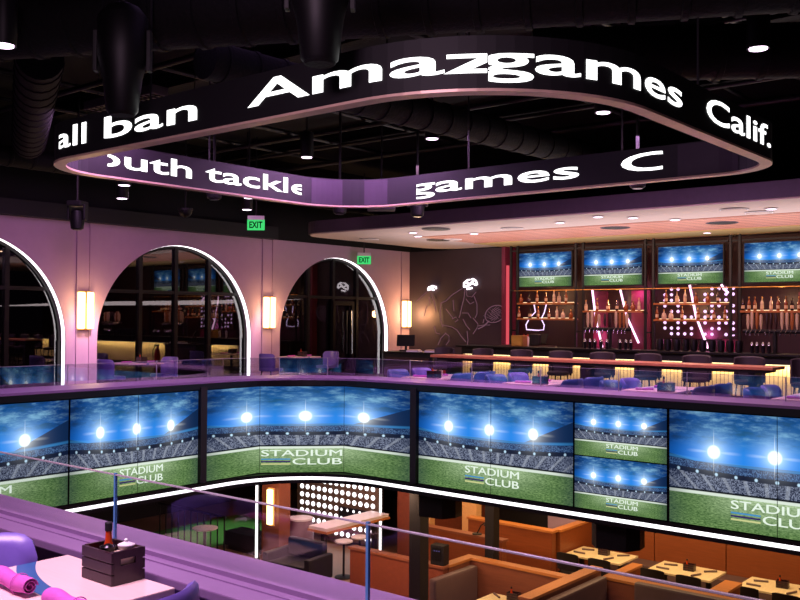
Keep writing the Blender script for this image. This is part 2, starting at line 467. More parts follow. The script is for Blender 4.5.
def flat_text(name, body, mat, parent, origin, xdir, ydir, width, height=None, thick=.004, offset=.012, bold=0.):
    """lettering fitted to width (and height) on a plane"""
    bm = text_mesh(body, 1., offset)
    if bold:
        g2 = bmesh.ops.duplicate(bm, geom=list(bm.verts)+list(bm.edges)+list(bm.faces))['geom']
        for v in g2:
            if isinstance(v, bmesh.types.BMVert): v.co.x += bold; v.co.y += bold*.6
    x0, x1, y0, y1 = bounds(bm)
    kx = width/(x1-x0); ky = height/(y1-y0) if height else kx
    X, Y, O = Vector(xdir).normalized(), Vector(ydir).normalized(), Vector(origin)
    for v in bm.verts: v.co = O + X*((v.co.x-x0)*kx) + Y*((v.co.y-y0)*ky)
    n = X.cross(Y)
    r = bmesh.ops.extrude_face_region(bm, geom=list(bm.faces))
    for e in r['geom']:
        if isinstance(e, bmesh.types.BMVert): e.co += n*thick
    b = MB(); b.bm.free(); b.bm = bm
    return b.build(name, mat, parent)



# ================================================================== SETTING
WX, WY = -19.2, 23.7            # inner faces of the arched wall and of the bar wall
VX, VY, NY = -12.03, 11.8, 2.72  # edges of the void
UZ = .75                        # top of the parapet cap
LZ = -3.9                       # lower floor
RX = 4.0                        # how far the place is built to the right

# floors: the upper floor is a deep slab round the void
m = MB(); m.lo(WX-.3, RX, VY+.25, WY+.3, -.9, 0); m.lo(WX-.3, VX-.25, -3, VY+.25, -.9, 0); m.lo(VX-.25, RX, -3, NY-.25, -.9, 0)
m.lo(2.2, RX, NY-.25, VY+.25, -.9, 0)
m.prism([(VX-.25, VY+.25), (VX-.25, 10.9), (-11.1, VY+.25)], -.9, 0)
struct(m.build('floor', M['floor']))
struct(MB().lo(-22.5, RX, -2, 25, LZ-.2, LZ).build('floor_lower', M['low_floor']))
struct(MB().lo(WX-.4, RX+.2, -3, WY+.4, 6.2, 6.4).build('ceiling', M['ceil']))
# arched window wall
ARC = (8.98, 14.5, 20.28); AR, AS = 2.36, 1.24; WT = .3
m = MB()
ys = [-3.0]
for a in ARC: ys += [a-AR, a+AR]
ys.append(WY+.3)
for i in range(0, len(ys), 2): m.lo(WX-WT, WX, ys[i], ys[i+1], 0, 3.97)
NA = 40
for a in ARC:
    for i in range(NA):
        t0, t1 = PI*i/NA, PI*(i+1)/NA
        ya, yb = a+AR*math.cos(t0), a+AR*math.cos(t1); za, zb = AS+AR*math.sin(t0), AS+AR*math.sin(t1)
        m.hexa([(WX, ya, za), (WX, yb, zb), (WX, yb, 3.97), (WX, ya, 3.97), (WX-WT, ya, za), (WX-WT, yb, zb), (WX-WT, yb, 3.97), (WX-WT, ya, 3.97)])
struct(m.build('wall_left', M['plaster']))
struct(MB().lo(WX-WT, WX+.02, -3, WY+.3, 3.97, 6.2).build('wall_left_upper', M['ceil']))
struct(MB().lo(WX-WT, -15.42, WY, WY+.3, 0, 3.97).build('wall_back', M['mural_wall']))
struct(MB().lo(-15.42, RX, WY+.35, WY+.6, 0, 4.2).build('wall_back_bar', M['niche']))
struct(MB().lo(WX-WT, RX, WY+.02, WY+.3, 3.97, 6.2).build('wall_back_upper', M['ceil']))
# thin vertical reveals and the shallow pilasters of the arched wall
for i, y in enumerate((11.60, 11.93, 17.25, 17.62, 23.28)):
    struct(MB().lo(WX, WX+.035, y-.02, y+.02, 0, 3.96).build('trim_%d' % (i+1), M['plaster']))
# dark roof edge band on top of the wall
struct(MB().lo(WX, WX+.25, -3, 17.6, 3.96, 4.3).build('trim_top', M['black']))

# parapet round the void with its stone cap
def corner_path(x, y, r, ystart, xend, n=14):
    p = [(x, ystart)]
    for i in range(n+1):
        a = PI - PI/2*i/n
        p.append((x+r+r*math.cos(a), y-r+r*math.sin(a)))
    p.append((xend, y)); return p
RC = 1.76
outer = corner_path(VX, VY, RC, NY, 2.2); inner = corner_path(VX-.9, VY+.8, RC+.85, NY, 2.2)
struct(MB().strip(outer, inner, UZ-.035, UZ).build('trim_far_cap', M['cap']))
face_in = corner_path(VX-.30, VY+.30, RC+.3, NY, 2.2)
struct(MB().strip(corner_path(VX+.0, VY-.0, RC, NY, 2.2), face_in, .62, UZ-.035).build('trim_far_fascia', M['fascia']))
struct(MB().strip(corner_path(VX-.34, VY+.34, RC+.3, NY, 2.2), corner_path(VX-.85, VY+.75, RC+.8, NY, 2.2), 0, UZ-.036).build('wall_parapet_far', M['cap']))
# black carrier behind the screens, bottom lip with white LED line
def facet_path(o): return [(-12.14-o, NY), (-12.14-o, 10.85+.41*o), (-11.08-.41*o, 11.91+o), (2.2, 11.91+o)]
struct(MB().strip(facet_path(0), facet_path(.1), -1.06, .62).build('trim_carrier', M['black']))
struct(MB().strip(corner_path(VX-.02, VY+.02, RC, NY, 2.2), face_in, -.952, -.90).build('trim_lip', M['fascia']))
struct(MB().strip(corner_path(VX-.02, VY+.02, RC, NY, 2.2), face_in, -1.065, -1.008).build('trim_lip_lower', M['fascia']))
tag(MB().strip(corner_path(VX-.035, VY+.035, RC, NY, 2.2), corner_path(VX-.12, VY+.12, RC, NY, 2.2), -1.008, -.952).build('led_light_strip', M['led']),
    'continuous white LED line under the video walls around the void', 'light strip')
# near parapet
struct(MB().lo(-12.9, 2.2, 2.29, 2.725, UZ-.04, UZ, .006).build('trim_near_cap', M['cap']))
struct(MB().lo(-12.9, 2.2, 2.34, 2.68, 0, UZ-.04).build('wall_parapet_near', M['cap']))
m = MB(); m.lo(-12.9, 2.2, 2.40, 2.42, UZ, UZ+.006); m.lo(-12.9, 2.2, 2.455, 2.505, UZ, UZ+.02); struct(m.build('trim_glass_channel', M['cap']))
struct(MB().lo(-12.0, 2.2, 2.5, 2.66, -1.06, -.0).build('trim_near_carrier', M['black']))
# lower level walls
struct(MB().lo(-22.5, -22.3, 2, 25, LZ, -.9).build('wall_lower_left', M['dark_wall']))
struct(MB().lo(-22.5, RX, 22.4, 22.6, LZ, -.9).build('wall_lower_back', M['dark_wall']))
struct(MB().lo(-14.35, -13.55, 17.3, 22.3, LZ, -.9).build('wall_lower_pier', M['rust']))

# bar soffit: floating ceiling with a rounded left end
def rrect(x0, x1, y0, y1, r, n=8):
    p = []
    for cx, cy, a0 in ((x1, y0, None), (x1, y1, None), (x0+r, y1-r, PI/2), (x0+r, y0+r, PI)):
        if a0 is None: p.append((cx, cy))
        else:
            for i in range(n+1): a = a0+PI/2*i/n; p.append((cx+r*math.cos(a), cy+r*math.sin(a)))
    return p
struct(MB().prism(rrect(-18.0, RX, 17.3, WY, .9), 4.03, 4.34).build('ceiling_soffit', M['sofit_face']))
struct(MB().prism(rrect(-17.96, RX, 17.34, WY, .88), 4.0, 4.03).build('ceiling_soffit_panel', M['sofit']))
struct(MB().lo(-15.5, RX, 19.6, 22.1, 3.985, 4.0).build('ceiling_soffit_slats', M['sofit_pink']))
struct(MB().lo(-15.5, RX, 22.1, WY, 3.97, 4.0).build('ceiling_soffit_border', pm('ochre_border', (176, 150, 96), .6)))

# windows: frame bars, glass
def window(i, a, door=False):
    w = struct(MB().tube([(WX-.07-.17, a+(AR-.04)*math.cos(PI*k/40), AS+(AR-.04)*math.sin(PI*k/40)) for k in range(41)], .05, 6).build('window_%d' % i, M['frame']))
    m = MB(); m.lo(WX-.07-.22, WX-.07-.12, a-AR, a-AR+.08, 0, AS); m.lo(WX-.07-.22, WX-.07-.12, a+AR-.08, a+AR, 0, AS); m.build('side_post', M['frame'], w)
    for dy in (-1.06, 0, 1.06):
        h = AS+math.sqrt(AR*AR-dy*dy)-.03
        MB().lo(WX-.07-.22, WX-.07-.10, a+dy-.05, a+dy+.05, 0, h).build('mullion', M['frame'], w)
    hw = math.sqrt(AR*AR-(2.41-AS)**2)-.03
    MB().lo(WX-.07-.21, WX-.07-.11, a-hw, a+hw, 2.37, 2.45).build('transom', M['frame'], w)
    poly = [(a-AR+.03, 0), (a+AR-.03, 0)]+[(a+(AR-.03)*math.cos(PI*k/32), AS+(AR-.03)*math.sin(PI*k/32)) for k in range(33)]
    bm = MB(); f = [bm.bm.verts.new((WX-.07-.17, y, z)) for y, z in poly]; b = [bm.bm.verts.new((WX-.07-.178, y, z)) for y, z in poly]
    bm.bm.faces.new(f); bm.bm.faces.new(b[::-1])
    for k in range(len(poly)): bm.bm.faces.new((f[k], f[(k+1) % len(poly)], b[(k+1) % len(poly)], b[k]))
    bm.build('glass', M['window_glass'], w)
    return w
for i, a in enumerate(ARC): window(i+1, a)
struct(MB().lo(WX-3.2, WX-3.1, 4, 24.5, 0, 5).build('wall_beyond_windows', M['dark_wall']))
# glazed door inside the right arch
d = struct(MB().lo(WX-.18, WX-.09, 20.18, 20.28, 0, 2.3).lo(WX-.18, WX-.09, 21.02, 21.12, 0, 2.3).lo(WX-.18, WX-.09, 20.28, 21.02, 2.18, 2.3).lo(WX-.18, WX-.09, 20.28, 21.02, 0, .2).build('door_1', M['frame']))
MB().tube([(WX-.05, 20.96, .7), (WX-.05, 20.96, 2.0)], .02, 8).build('pull_handle', M['chrome'], d)
MB().tube([(WX-.05, 20.75, .7), (WX-.05, 20.75, 2.0)], .015, 8).build('pull_handle', M['steel'], d)

# LED line along each arch reveal
for nm, a in zip(('left', 'middle', 'right'), ARC):
    r = AR-.002; m = MB()
    pts = [(a+AR-.002, 0.0)]+[(a+r*math.cos(PI*k/48), AS+r*math.sin(PI*k/48)) for k in range(49)]+[(a-AR+.002, 0.0)]
    V = []
    for y, z in pts:
        dy, dz = (a-y), (AS-z) if z > AS else 0.; l = math.hypot(dy, dz) or 1; dy, dz = dy/l*.005, dz/l*.005
        V.append([m.bm.verts.new((WX-.15, y, z)), m.bm.verts.new((WX-.03, y, z)), m.bm.verts.new((WX-.03, y+dy, z+dz)), m.bm.verts.new((WX-.15, y+dy, z+dz))])
    for p, q in zip(V, V[1:]):
        for k in range(4): m.bm.faces.new((p[k], p[(k+1) % 4], q[(k+1) % 4], q[k]))
    tag(m.build('arch_light_strip', M['arch_led']), 'white LED line tracing the %s arched window' % nm, 'light strip')

# ================================================================== VIDEO WALLS
def screen_quad(p0, p1, z0, z1, u0, u1, name, parent, n=(0, 0, 0), thick=.05):
    """a display panel from p0 to p1 in plan (viewer sees p0 on the left); picture runs u0..u1"""
    bm = bmesh.new(); a, b = Vector((p0[0], p0[1], 0)), Vector((p1[0], p1[1], 0))
    d = (b-a).normalized(); back = Vector((-d.y, d.x, 0))*thick
    g = .004
    a2, b2 = a+d*g, b-d*g
    vs = [bm.verts.new((q.x, q.y, z)) for q, z in ((a2, z0), (b2, z0), (b2, z1), (a2, z1))]
    vb = [bm.verts.new((q.x+back.x, q.y+back.y, z)) for q, z in ((a2, z0), (b2, z0), (b2, z1), (a2, z1))]
    f = bm.faces.new(vs); uv = bm.loops.layers.uv.new('UVMap')
    for l, c in zip(f.loops, ((u0, 0), (u1, 0), (u1, 1), (u0, 1))): l[uv].uv = c
    for k in range(4):
        q = bm.faces.new((vs[(k+1) % 4], vs[k], vb[k], vb[(k+1) % 4])); q.material_index = 1
    q = bm.faces.new(vb[::-1]); q.material_index = 1
    me = bpy.data.meshes.new(name); bm.to_mesh(me); bm.free(); me.materials.append(M['stadium']); me.materials.append(M['black'])
    o = bpy.data.objects.new(name, me); COL.objects.link(o)
    if parent: o.parent = parent
    return o


def logo(parent, p0, p1, z0, z1, f0=.30, f1=.66, lift=.006, vtop=.262, vbot=.09):
    """STADIUM CLUB lettering and three bars, placed on the panel line p0-p1 between fractions f0 and f1"""
    a, b = Vector((p0[0], p0[1], 0)), Vector((p1[0], p1[1], 0)); L = (b-a).length; d = (b-a)/L; nrm = Vector((d.y, -d.x, 0))
    H = z1-z0; w = L*(f1-f0); O = a+d*(L*f0)+nrm*lift
    lh = H*(vtop-vbot)*.43; z_s = z0+H*vtop-lh; z_c = z0+H*vbot
    flat_text('lettering_top', 'STADIUM', M['screen_text'], parent, O+Vector((0, 0, z_s)), d, (0, 0, 1), w, lh, .002, 0, .02)
    flat_text('lettering_bottom', 'CLUB', M['screen_text'], parent, O+d*(w*.385)+Vector((0, 0, z_c)), d, (0, 0, 1), w*.615, lh, .002, 0, .02)
    for k, mt in enumerate(('screen_blue', 'screen_purple', 'screen_yellow')):
        zc = z_c+lh*(.88-.38*k); bm = bmesh.new()
        q = [O+d*x+nrm*y+Vector((0, 0, z)) for z in (zc-lh*.10, zc+lh*.10) for x in (0, w*.36) for y in (0, .002)]
        bmv = [bm.verts.new(v) for v in q]; bmesh.ops.convex_hull(bm, input=bmv)
        b2 = MB(); b2.bm.free(); b2.bm = bm; b2.build('emblem_bar', M[mt], parent)

ZB, ZT = -.885, .60
SX, SY = -12.08, 11.85
A = (SX, 10.82); B = (-11.05, SY)
def video_wall(label, panels, ztop=ZT, zbot=ZB, lg=None, name='video_wall', group=None):
    """panels: list of (p0, p1, u0, u1)"""
    w = thing(name, label, 'video wall', (0, 0, 0), 0, group)
    for p0, p1, u0, u1 in panels: screen_quad(p0, p1, zbot, ztop, u0, u1, 'screen', w)
    if lg: logo(w, *lg)
    return w
video_wall('blue stadium video wall cut off by the left picture edge', [((SX, 4.4), (SX, 5.80), 0, .5), ((SX, 5.80), (SX, 7.20), .5, 1)], lg=((SX, 4.4), (SX, 7.20), ZB, ZT, .30, .70))
video_wall('two-screen stadium video wall left of the curved corner, left of the black divider', [((SX, 7.22), (SX, 8.36), 0, .5), ((SX, 8.36), (SX, 9.50), .5, 1)], lg=((SX, 7.22), (SX, 9.50), ZB, ZT, .36, .70))
v = video_wall('three-screen stadium video wall folding around the far corner of the void', [((SX, 9.62), A, 0, .285), (A, B, .285, .665), (B, (-9.52, SY), .665, 1)], lg=(A, B, ZB, ZT, .02, .98))
video_wall('two-screen stadium video wall just right of the curved corner', [((-9.39, SY), (-7.98, SY), 0, .5), ((-7.98, SY), (-6.56, SY), .5, 1)], lg=((-9.39, SY), (-6.56, SY), ZB, ZT, .33, .68))
zm = (ZB+ZT)/2
for nm, z0, z1 in (('upper', zm+.008, ZT), ('lower', ZB, zm-.008)):
    w = thing('video_screen', '%s of the two small stacked stadium screens between larger video walls' % nm, 'screen', (0, 0, 0), 0)
    screen_quad((-6.54, SY), (-5.15, SY), z0, z1, 0, 1, 'screen', w)
    logo(w, (-6.54, SY), (-5.15, SY), z0, z1, .36, .70)
video_wall('largest stadium video wall, cut off by the right picture edge', [((-5.12, SY), (-3.72, SY), 0, .5), ((-3.72, SY), (-2.32, SY), .5, 1)], lg=((-5.12, SY), (-2.32, SY), ZB, ZT, .295, .665))
for x0, x1 in ((-2.2, .6),): video_wall('stadium video wall beyond the right picture edge', [((x0, SY), (x1, SY), 0, 1)])
for x0 in (-11.8, -8.6, -5.4): video_wall('stadium video wall on the near side of the void, seen mirrored in the far glass', [((x0+2.8, 2.68), (x0, 2.68), 0, 1)], group='near side video walls')
# black dividers
for x, y, nm in ((SX+.01, 9.56, 'left'), (-9.455, SY-.01, 'right')):
    tag(MB().lo(x-.062, x+.062, y-.062, y+.062, ZB, .66).build('screen_divider', M['black']), 'black upright divider at the %s end of the corner video wall' % nm, 'divider')

# ================================================================== GLASS RAILINGS
def railing(label, pts, z0, z1, mat, edge, post_mat, name='glass_railing', joints=True, th=.012):
    r = thing(name, label, 'railing')
    for i, (p, q) in enumerate(zip(pts, pts[1:])):
        a, b = Vector((p[0], p[1], 0)), Vector((q[0], q[1], 0)); d = (b-a).normalized(); L = (b-a).length; c = (a+b)/2
        rot = Matrix.Rotation(math.atan2(d.y, d.x), 3, 'Z')
        MB().box((c.x, c.y, (z0+z1)/2), (L-.012, th, z1-z0-.012), rot).build('glass_panel', mat, r)
        MB().box((c.x, c.y, z1-.004), (L-.004, th*1.1, .005), rot).build('top_edge', edge, r)
    for p in (pts[1:-1] if joints else []):
        MB().lo(p[0]-.006, p[0]+.006, p[1]-.006, p[1]+.006, z0, z1+.004).build('joint_edge', post_mat, r)
    return r
railing('clear glass railing on the near ledge beside the closest table', [(-5.6, 2.48), (-3.755, 2.48), (-2.192, 2.48), (-.63, 2.48), (.9, 2.48)], UZ+.005, 1.07, M['near_glass'], M['edge'], M['edge_blue'])
GX, GY = -12.80, 12.45
railing('far left glass railing in front of the arched windows', [(GX, 3.3), (GX, 4.8), (GX, 6.2), (GX, 7.6), (GX, 9.2), (GX, 10.6)], UZ, 1.07, M['rail_glass'], M['edge'], M['edge'])
railing('angled glass railing at the far rounded corner of the void', [(GX, 10.6), (-12.38, 11.55), (-11.75, 12.15), (-10.9, GY)], UZ, 1.07, M['rail_glass'], M['edge'], M['edge'])
railing('far right glass railing in front of the bar tables', [(-10.9, GY), (-10.06, GY), (-8.76, GY), (-7.46, GY), (-6.15, GY), (-5.12, GY), (-3.8, GY), (-2.5, GY)], UZ, 1.07, M['rail_glass'], M['edge'], M['edge'])

# ================================================================== LED RIBBON RING
RX0, RX1, RY0, RY1 = -10.62, -3.4, 5.66, 11.4
RNL, RNR, RFR, RFL = 1.0, 1.75, .85, 1.2
RSEG = [('l', RX1-RX0-RNL-RNR, (RX0+RNL, RY0), (1, 0), 0), ('a', PI/2*RNR, (RX1-RNR, RY0+RNR), -PI/2, RNR),
        ('l', RY1-RY0-RNR-RFR, (RX1, RY0+RNR), (0, 1), 0), ('a', PI/2*RFR, (RX1-RFR, RY1-RFR), 0, RFR),
        ('l', RX1-RX0-RFR-RFL, (RX1-RFR, RY1), (-1, 0), 0), ('a', PI/2*RFL, (RX0+RFL, RY1-RFL), PI/2, RFL),
        ('l', RY1-RY0-RFL-RNL, (RX0, RY1-RFL), (0, -1), 0), ('a', PI/2*RNL, (RX0+RNL, RY0+RNL), PI, RNL)]
RTOT = sum(q[1] for q in RSEG)
def ring_at(s_, off=0.):
    s_ = s_ % RTOT
    for k, L, c, d, r in RSEG:
        if s_ <= L+1e-9:
            if k == 'l': p = (c[0]+d[0]*s_, c[1]+d[1]*s_); t = d
            else: a = d+s_/r; p = (c[0]+r*math.cos(a), c[1]+r*math.sin(a)); t = (-math.sin(a), math.cos(a))
            return (p[0]+t[1]*off, p[1]-t[0]*off)
        s_ -= L
NS = 160
RZ0, RZ1 = 3.6, 4.03
ring = thing('led_ribbon_ring', 'hanging black LED ticker ring with white scrolling words above the void', 'ticker display')
def ring_band(name, o0, o1, z0, z1, mat, s0=None, s1=None):
    if s0 is None:
        p = [ring_at(RTOT*i/NS, o0) for i in range(NS)]; q = [ring_at(RTOT*i/NS, o1) for i in range(NS)]
        return MB().strip(p, q, z0, z1, True).build(name, mat, ring)
    n = max(2, int((s1-s0)/.1)); ss = [s0+(s1-s0)*i/n for i in range(n+1)]
    return MB().strip([ring_at(a, o0) for a in ss], [ring_at(a, o1) for a in ss], z0, z1).build(name, mat, ring)
ring_band('outer_display', -.03, 0, RZ0+.012, RZ1, M['ring_face'])
ring_band('inner_display', -.13, -.10, RZ0+.012, RZ1, M['ring_in'])
ring_band('bottom_lip', -.135, .004, RZ0-.012, RZ0+.011, M['ring_lip'])
# unlit lighter panels on the inner face
for a, b in ((17.05, 17.50), (17.9, 18.5), (11.35, 12.2), (10.6, 10.85), (22.75, 23.5)):
    ring_band('unlit_panel', -.136, -.131, RZ0+.02, RZ1-.01, M['ring_blank'], a, b)
def ring_text(body, s0, s1, zb, xh, inner=False, cutl=0., cutr=0., off=.012, body_ref='x'):
    """word bent round the ring: runs s0..s1 (s falls on the inner face), baseline zb, x-height xh; cutl/cutr clip letters"""
    bm = text_mesh(body, 1., off); ref = text_mesh(body_ref, 1., 0.); _, _, _, hx = bounds(ref); ref.free()
    x0, x1, _, _ = bounds(bm); w = x1-x0
    if cutl: cut(bm, x0+w*cutl, True)
    if cutr: cut(bm, x1-w*cutr, False)
    x0, x1, _, _ = bounds(bm); L = s1-s0
    bmesh.ops.triangulate(bm, faces=bm.faces)
    n = int(abs(L)/.06)
    for i in range(1, n): cut(bm, x0+(x1-x0)*i/n)
    kz = xh/hx
    for v in bm.verts:
        s_ = s0+L*(v.co.x-x0)/(x1-x0); z = zb+v.co.y*kz
        p = ring_at(s_, -.1365 if inner else .004); v.co = Vector((p[0], p[1], z))
    b = MB(); b.bm.free(); b.bm = bm
    b.build('ticker_word', M['ring_text'], ring)
ring_text('all', -.18, .41, 3.725, .15, cutl=.10)
ring_text('ban', .76, 2.36, 3.725, .15)
ring_text('Amaz', 3.10, 5.60, 3.735, .145, cutr=.06)
ring_text('games', 5.61, 7.96, 3.735, .15, cutl=.03)
ring_text('Calif.', 8.54, 10.44, 3.735, .15)
ring_text('outh', 22.2, 20.86, 3.735, .15, True, cutl=.16)
ring_text('tackle', 20.62, 18.72, 3.735, .15, True, cutr=.07)
ring_text('games', 16.44, 13.60, 3.735, .15, True, cutl=.06)
ring_text('C', 12.98, 12.40, 3.735, .15, True, cutr=.2)
for sv in (1.5, 4.2, 8.5, 13, 15.5, 20.5):
    p = ring_at(sv, -.065); MB().tube([(p[0], p[1], RZ1-.02), (p[0], p[1], 6.2)], .012, 6).build('suspension_rod', M['black'], ring)
ring_band('top_frame', -.10, -.03, RZ1-.05, RZ1+.01, M['black'])

# ================================================================== CEILING SERVICES
def duct(label, p0, p1, r, group=None):
    p0, p1 = Vector(p0), Vector(p1); L = (p1-p0).length; n = max(3, int(L/.5)); pts = []; rad = []
    for i in range(n):
        for k, q in ((0, 1.), (.42, 1.), (.44, 1.06), (.56, 1.06), (.58, 1.)):
            pts.append(p0+(p1-p0)*((i+k)/n)); rad.append(r*q)
    pts.append(p1); rad.append(r)
    return tag(MB().tube(pts, rad, 18).build('air_duct', M['duct'], None, True), label, 'duct', group)
duct('thick black round duct crossing high over the left of the ring', (-14, 3.2, 5.1), (-2, 9.4, 5.1), .38)
duct('black round duct running above the middle of the ring toward the bar', (-9.6, 7.6, 5.15), (-9.1, 17.2, 5.15), .26)
duct('black round duct along the top of the arched wall', (-17.9, 2, 5.0), (-17.9, 23, 5.0), .2)
duct('black round duct above the right side of the ring', (-6.2, 10.1, 5.15), (RX, 17.0, 5.15), .34)
duct('black round duct near the top left picture corner', (-17, 9.2, 5.15), (-11.2, 6.2, 5.15), .3)
for i, y in enumerate((4.4, 7.2, 10., 12.8, 15.6)):
    m = MB(); m.lo(-19, RX, y-.09, y+.09, 6.16, 6.2); m.lo(-19, RX, y-.012, y+.012, 5.88, 6.18); m.lo(-19, RX, y-.09, y+.09, 5.84, 5.88)
    struct(m.build('ceiling_beam_%d' % (i+1), M['duct']))
for k, (x, r) in enumerate(((-16.5, .04), (-14.6, .05), (-12.4, .04), (-8.1, .05), (-5.8, .04), (-4.4, .05), (-2.2, .04))):
    tag(MB().tube([(x, 3, 5.84-r), (x, 17.1, 5.84-r)], r, 10).build('ceiling_pipe', M['pipe'], None, True), '%s of the dark pipes running back across the ceiling' % ORD[k].replace('from left', 'from the left'), 'pipe', 'ceiling pipes')
for k, (y, r) in enumerate(((8.6, .05), (11.9, .04), (13.9, .05), (15.2, .04), (16.7, .06))):
    tag(MB().tube([(-19, y, 5.73-r), (RX, y, 5.73-r)], r, 10).build('ceiling_pipe', M['pipe'], None, True), '%s of the dark pipes running sideways under the ceiling' % ('nearest', 'second nearest', 'middle', 'second farthest', 'farthest')[k], 'pipe', 'ceiling pipes')
def air(label, c, d, rz=0):
    a = thing('air_diffuser', label, 'air diffuser', c, rz); MB().box((0, 0, 0), d, None, .01).build('body', M['grey_panel'], a)
    m = MB()
    for i in range(14): m.box((-d[0]/2+.06+i*(d[0]-.12)/13, 0, -d[2]/2-.006), (.02, d[1]*.9, .012))
    m.lo(-d[0]/2+.02, d[0]/2-.02, -d[1]*.05, d[1]*.05, -d[2]/2-.014, -d[2]/2-.004)
    m.build('louvre', M['duct'], a)
    for sx in (-1, 1): MB().tube([(sx*d[0]*.4, 0, d[2]/2), (sx*d[0]*.4, 0, 6.2-c[2])], .01, 6).build('hanger_rod', M['black'], a)
air('long pale grey air panel high at the left above the ring', (-12.9, 8.6, 5.3), (1.9, .3, .14))
air('short pale grey louvred panel beside the long one at left', (-11.4, 9.3, 5.3), (1.5, .36, .14))
air('pale grey air panel above the middle of the ring', (-7.6, 9.6, 5.3), (1.5, .4, .14))
air('narrow grey air panel above the middle panel', (-8.2, 10.9, 5.3), (1.0, .3, .14))

def downlight(loc, label):
    a = thing('downlight', label, 'downlight', loc, 0, 'ceiling downlights'); MB().lathe([(.11, .02), (.13, 0), (.135, .01), (.135, .5), (.10, .52)], 20).build('can', M['black_gloss'], a, True)
    MB().lathe([(.105, -.004), (.105, .016)], 20).build('lens', M['can_light'], a)
    MB().tube([(0, 0, .5), (0, 0, 6.2-loc[2])], .018, 8).build('stem', M['black'], a)
for p, l in [((-3.68, 11.06, 5.0), 'lit black can downlight at the top right, above the ring'), ((-6.7, 13.02, 5.0), 'lit black can downlight just under the ring opening, right of centre'),
      ((-10.07, 13.05, 5.0), 'lit black can downlight in the middle of the ring opening'), ((-13.22, 13.03, 5.0), 'lit black can downlight in the left of the ring opening'),
      ((-9.28, 4.73, 4.6), 'lit can downlight cut by the left picture edge'), ((-15.62, 10.43, 4.35), 'upper of two small lit downlights over the left arch'),
      ((-17.42, 11.58, 4.35), 'lower of two small lit downlights over the left arch'), ((-15.13, 13.19, 4.35), 'upper of two small lit downlights by the left hanging exit sign'),
      ((-16.83, 14.61, 4.35), 'lower of two small lit downlights by the left hanging exit sign')]: downlight(p, l)
def pendant_speaker(loc, label, rz):
    a = thing('pendant_speaker', label, 'speaker', loc, rz, 'pendant speakers'); MB().lathe([(.12, 0), (.15, .03), (.19, .35), (.24, .55), (.24, .95), (.16, 1.05), (.05, 1.1)], 24).build('body', M['black_gloss'], a, True)
    MB().lathe([(.115, -.012), (.13, .004)], 24).build('grille', M['duct'], a)
    for sx in (-1, 1): MB().box((sx*.26, 0, .62), (.04, .1, .4), None, .008).build('bracket', M['black'], a)
    MB().tube([(0, 0, 1.08), (0, 0, 6.2-loc[2])], .03, 8).build('stem', M['black'], a)
pendant_speaker((-5.14, 5.2, 3.81), 'big black tapered pendant speaker hanging above the middle of the ring', .7)
pendant_speaker((-7.84, 5.2, 3.77), 'big black tapered pendant speaker hanging above the left of the ring', .7)
def moving_head(loc, label):
    a = thing('stage_light', label, 'stage light', loc, .5, 'stage lights'); MB().box((0, 0, .42), (.3, .3, .1), None, .02).build('base', M['black'], a)
    for sx in (-1, 1): MB().box((sx*.17, 0, .25), (.05, .12, .3), None, .015).build('yoke_arm', M['black'], a)
    MB().lathe([(.09, -.08), (.12, -.06), (.14, .12), (.12, .28), (.06, .32)], 18).build('head', M['black_gloss'], a, True)
    MB().lathe([(.08, -.09), (.08, -.078)], 18).build('lens', M['steel'], a)
    MB().tube([(0, 0, .46), (0, 0, 6.2-loc[2])], .025, 8).build('drop_pole', M['black'], a)
for p, l in (((-16.2, 9.78, 3.55), 'black stage light on a drop pole before the arched wall, left'), ((-12.6, 10.2, 3.9), 'black stage light under the ring beside the left downlights'),
             ((-11.9, 12.6, 3.82), 'black stage light next to the hanging exit sign under the ring'), ((-10.6, 13.3, 3.75), 'black stage light under the far corner of the ring'),
             ((-6.4, 13.6, 3.95), 'black stage light under the right part of the ring, before the soffit'), ((-3.2, 13.0, 3.85), 'black stage light below the right end of the ring')): moving_head(p, l)
t = thing('wall_speaker', 'small tan-lit square speaker hanging below the far corner of the ring', 'speaker', (-12.25, 14.2, 3.98), .75)
MB().box((0, 0, .17), (.56, .26, .34), Matrix.Rotation(-.12, 3, 'X'), .02).build('cabinet', M['grey_panel'], t); MB().tube([(0, .05, .3), (0, .05, 2.22)], .02, 8).build('stem', M['black'], t)
t = thing('dome_camera', 'small dark dome camera under the ceiling above the left arch', 'camera', (-17.2, 13.1, 4.05))
MB().lathe([(.02, 0), (.11, .05), (.15, .12), (.15, .17)], 18).build('dome', M['black_gloss'], t, True); MB().lathe([(.17, .17), (.17, .22)], 18).build('mount', M['pipe'], t); MB().tube([(0, 0, .2), (0, 0, 2.15)], .02, 8).build('stem', M['black'], t)

def exit_sign(loc, rz, label):
    a = thing('exit_sign', label, 'exit sign', loc, rz, 'exit signs')
    MB().box((0, 0, .14), (.42, .035, .26), None, .004).build('panel', M['exit'], a)
    flat_text('lettering', 'EXIT', M['exit_dark'], a, (-.16, -.0205, .06), (1, 0, 0), (0, 0, 1), .32, .16, .003, .03)
    MB().box((0, 0, .31), (.40, .08, .1), None, .006).build('canopy', M['white'], a)
    MB().tube([(0, 0, .34), (0, 0, 6.2-loc[2])], .02, 8).build('stem', M['black'], a); return a
exit_sign((-17.0, 15.05, 3.9), .7, 'green exit sign hanging over the middle arch')
exit_sign((-18.8, 21.0, 3.42), .8, 'green exit sign in front of the top of the right arch')

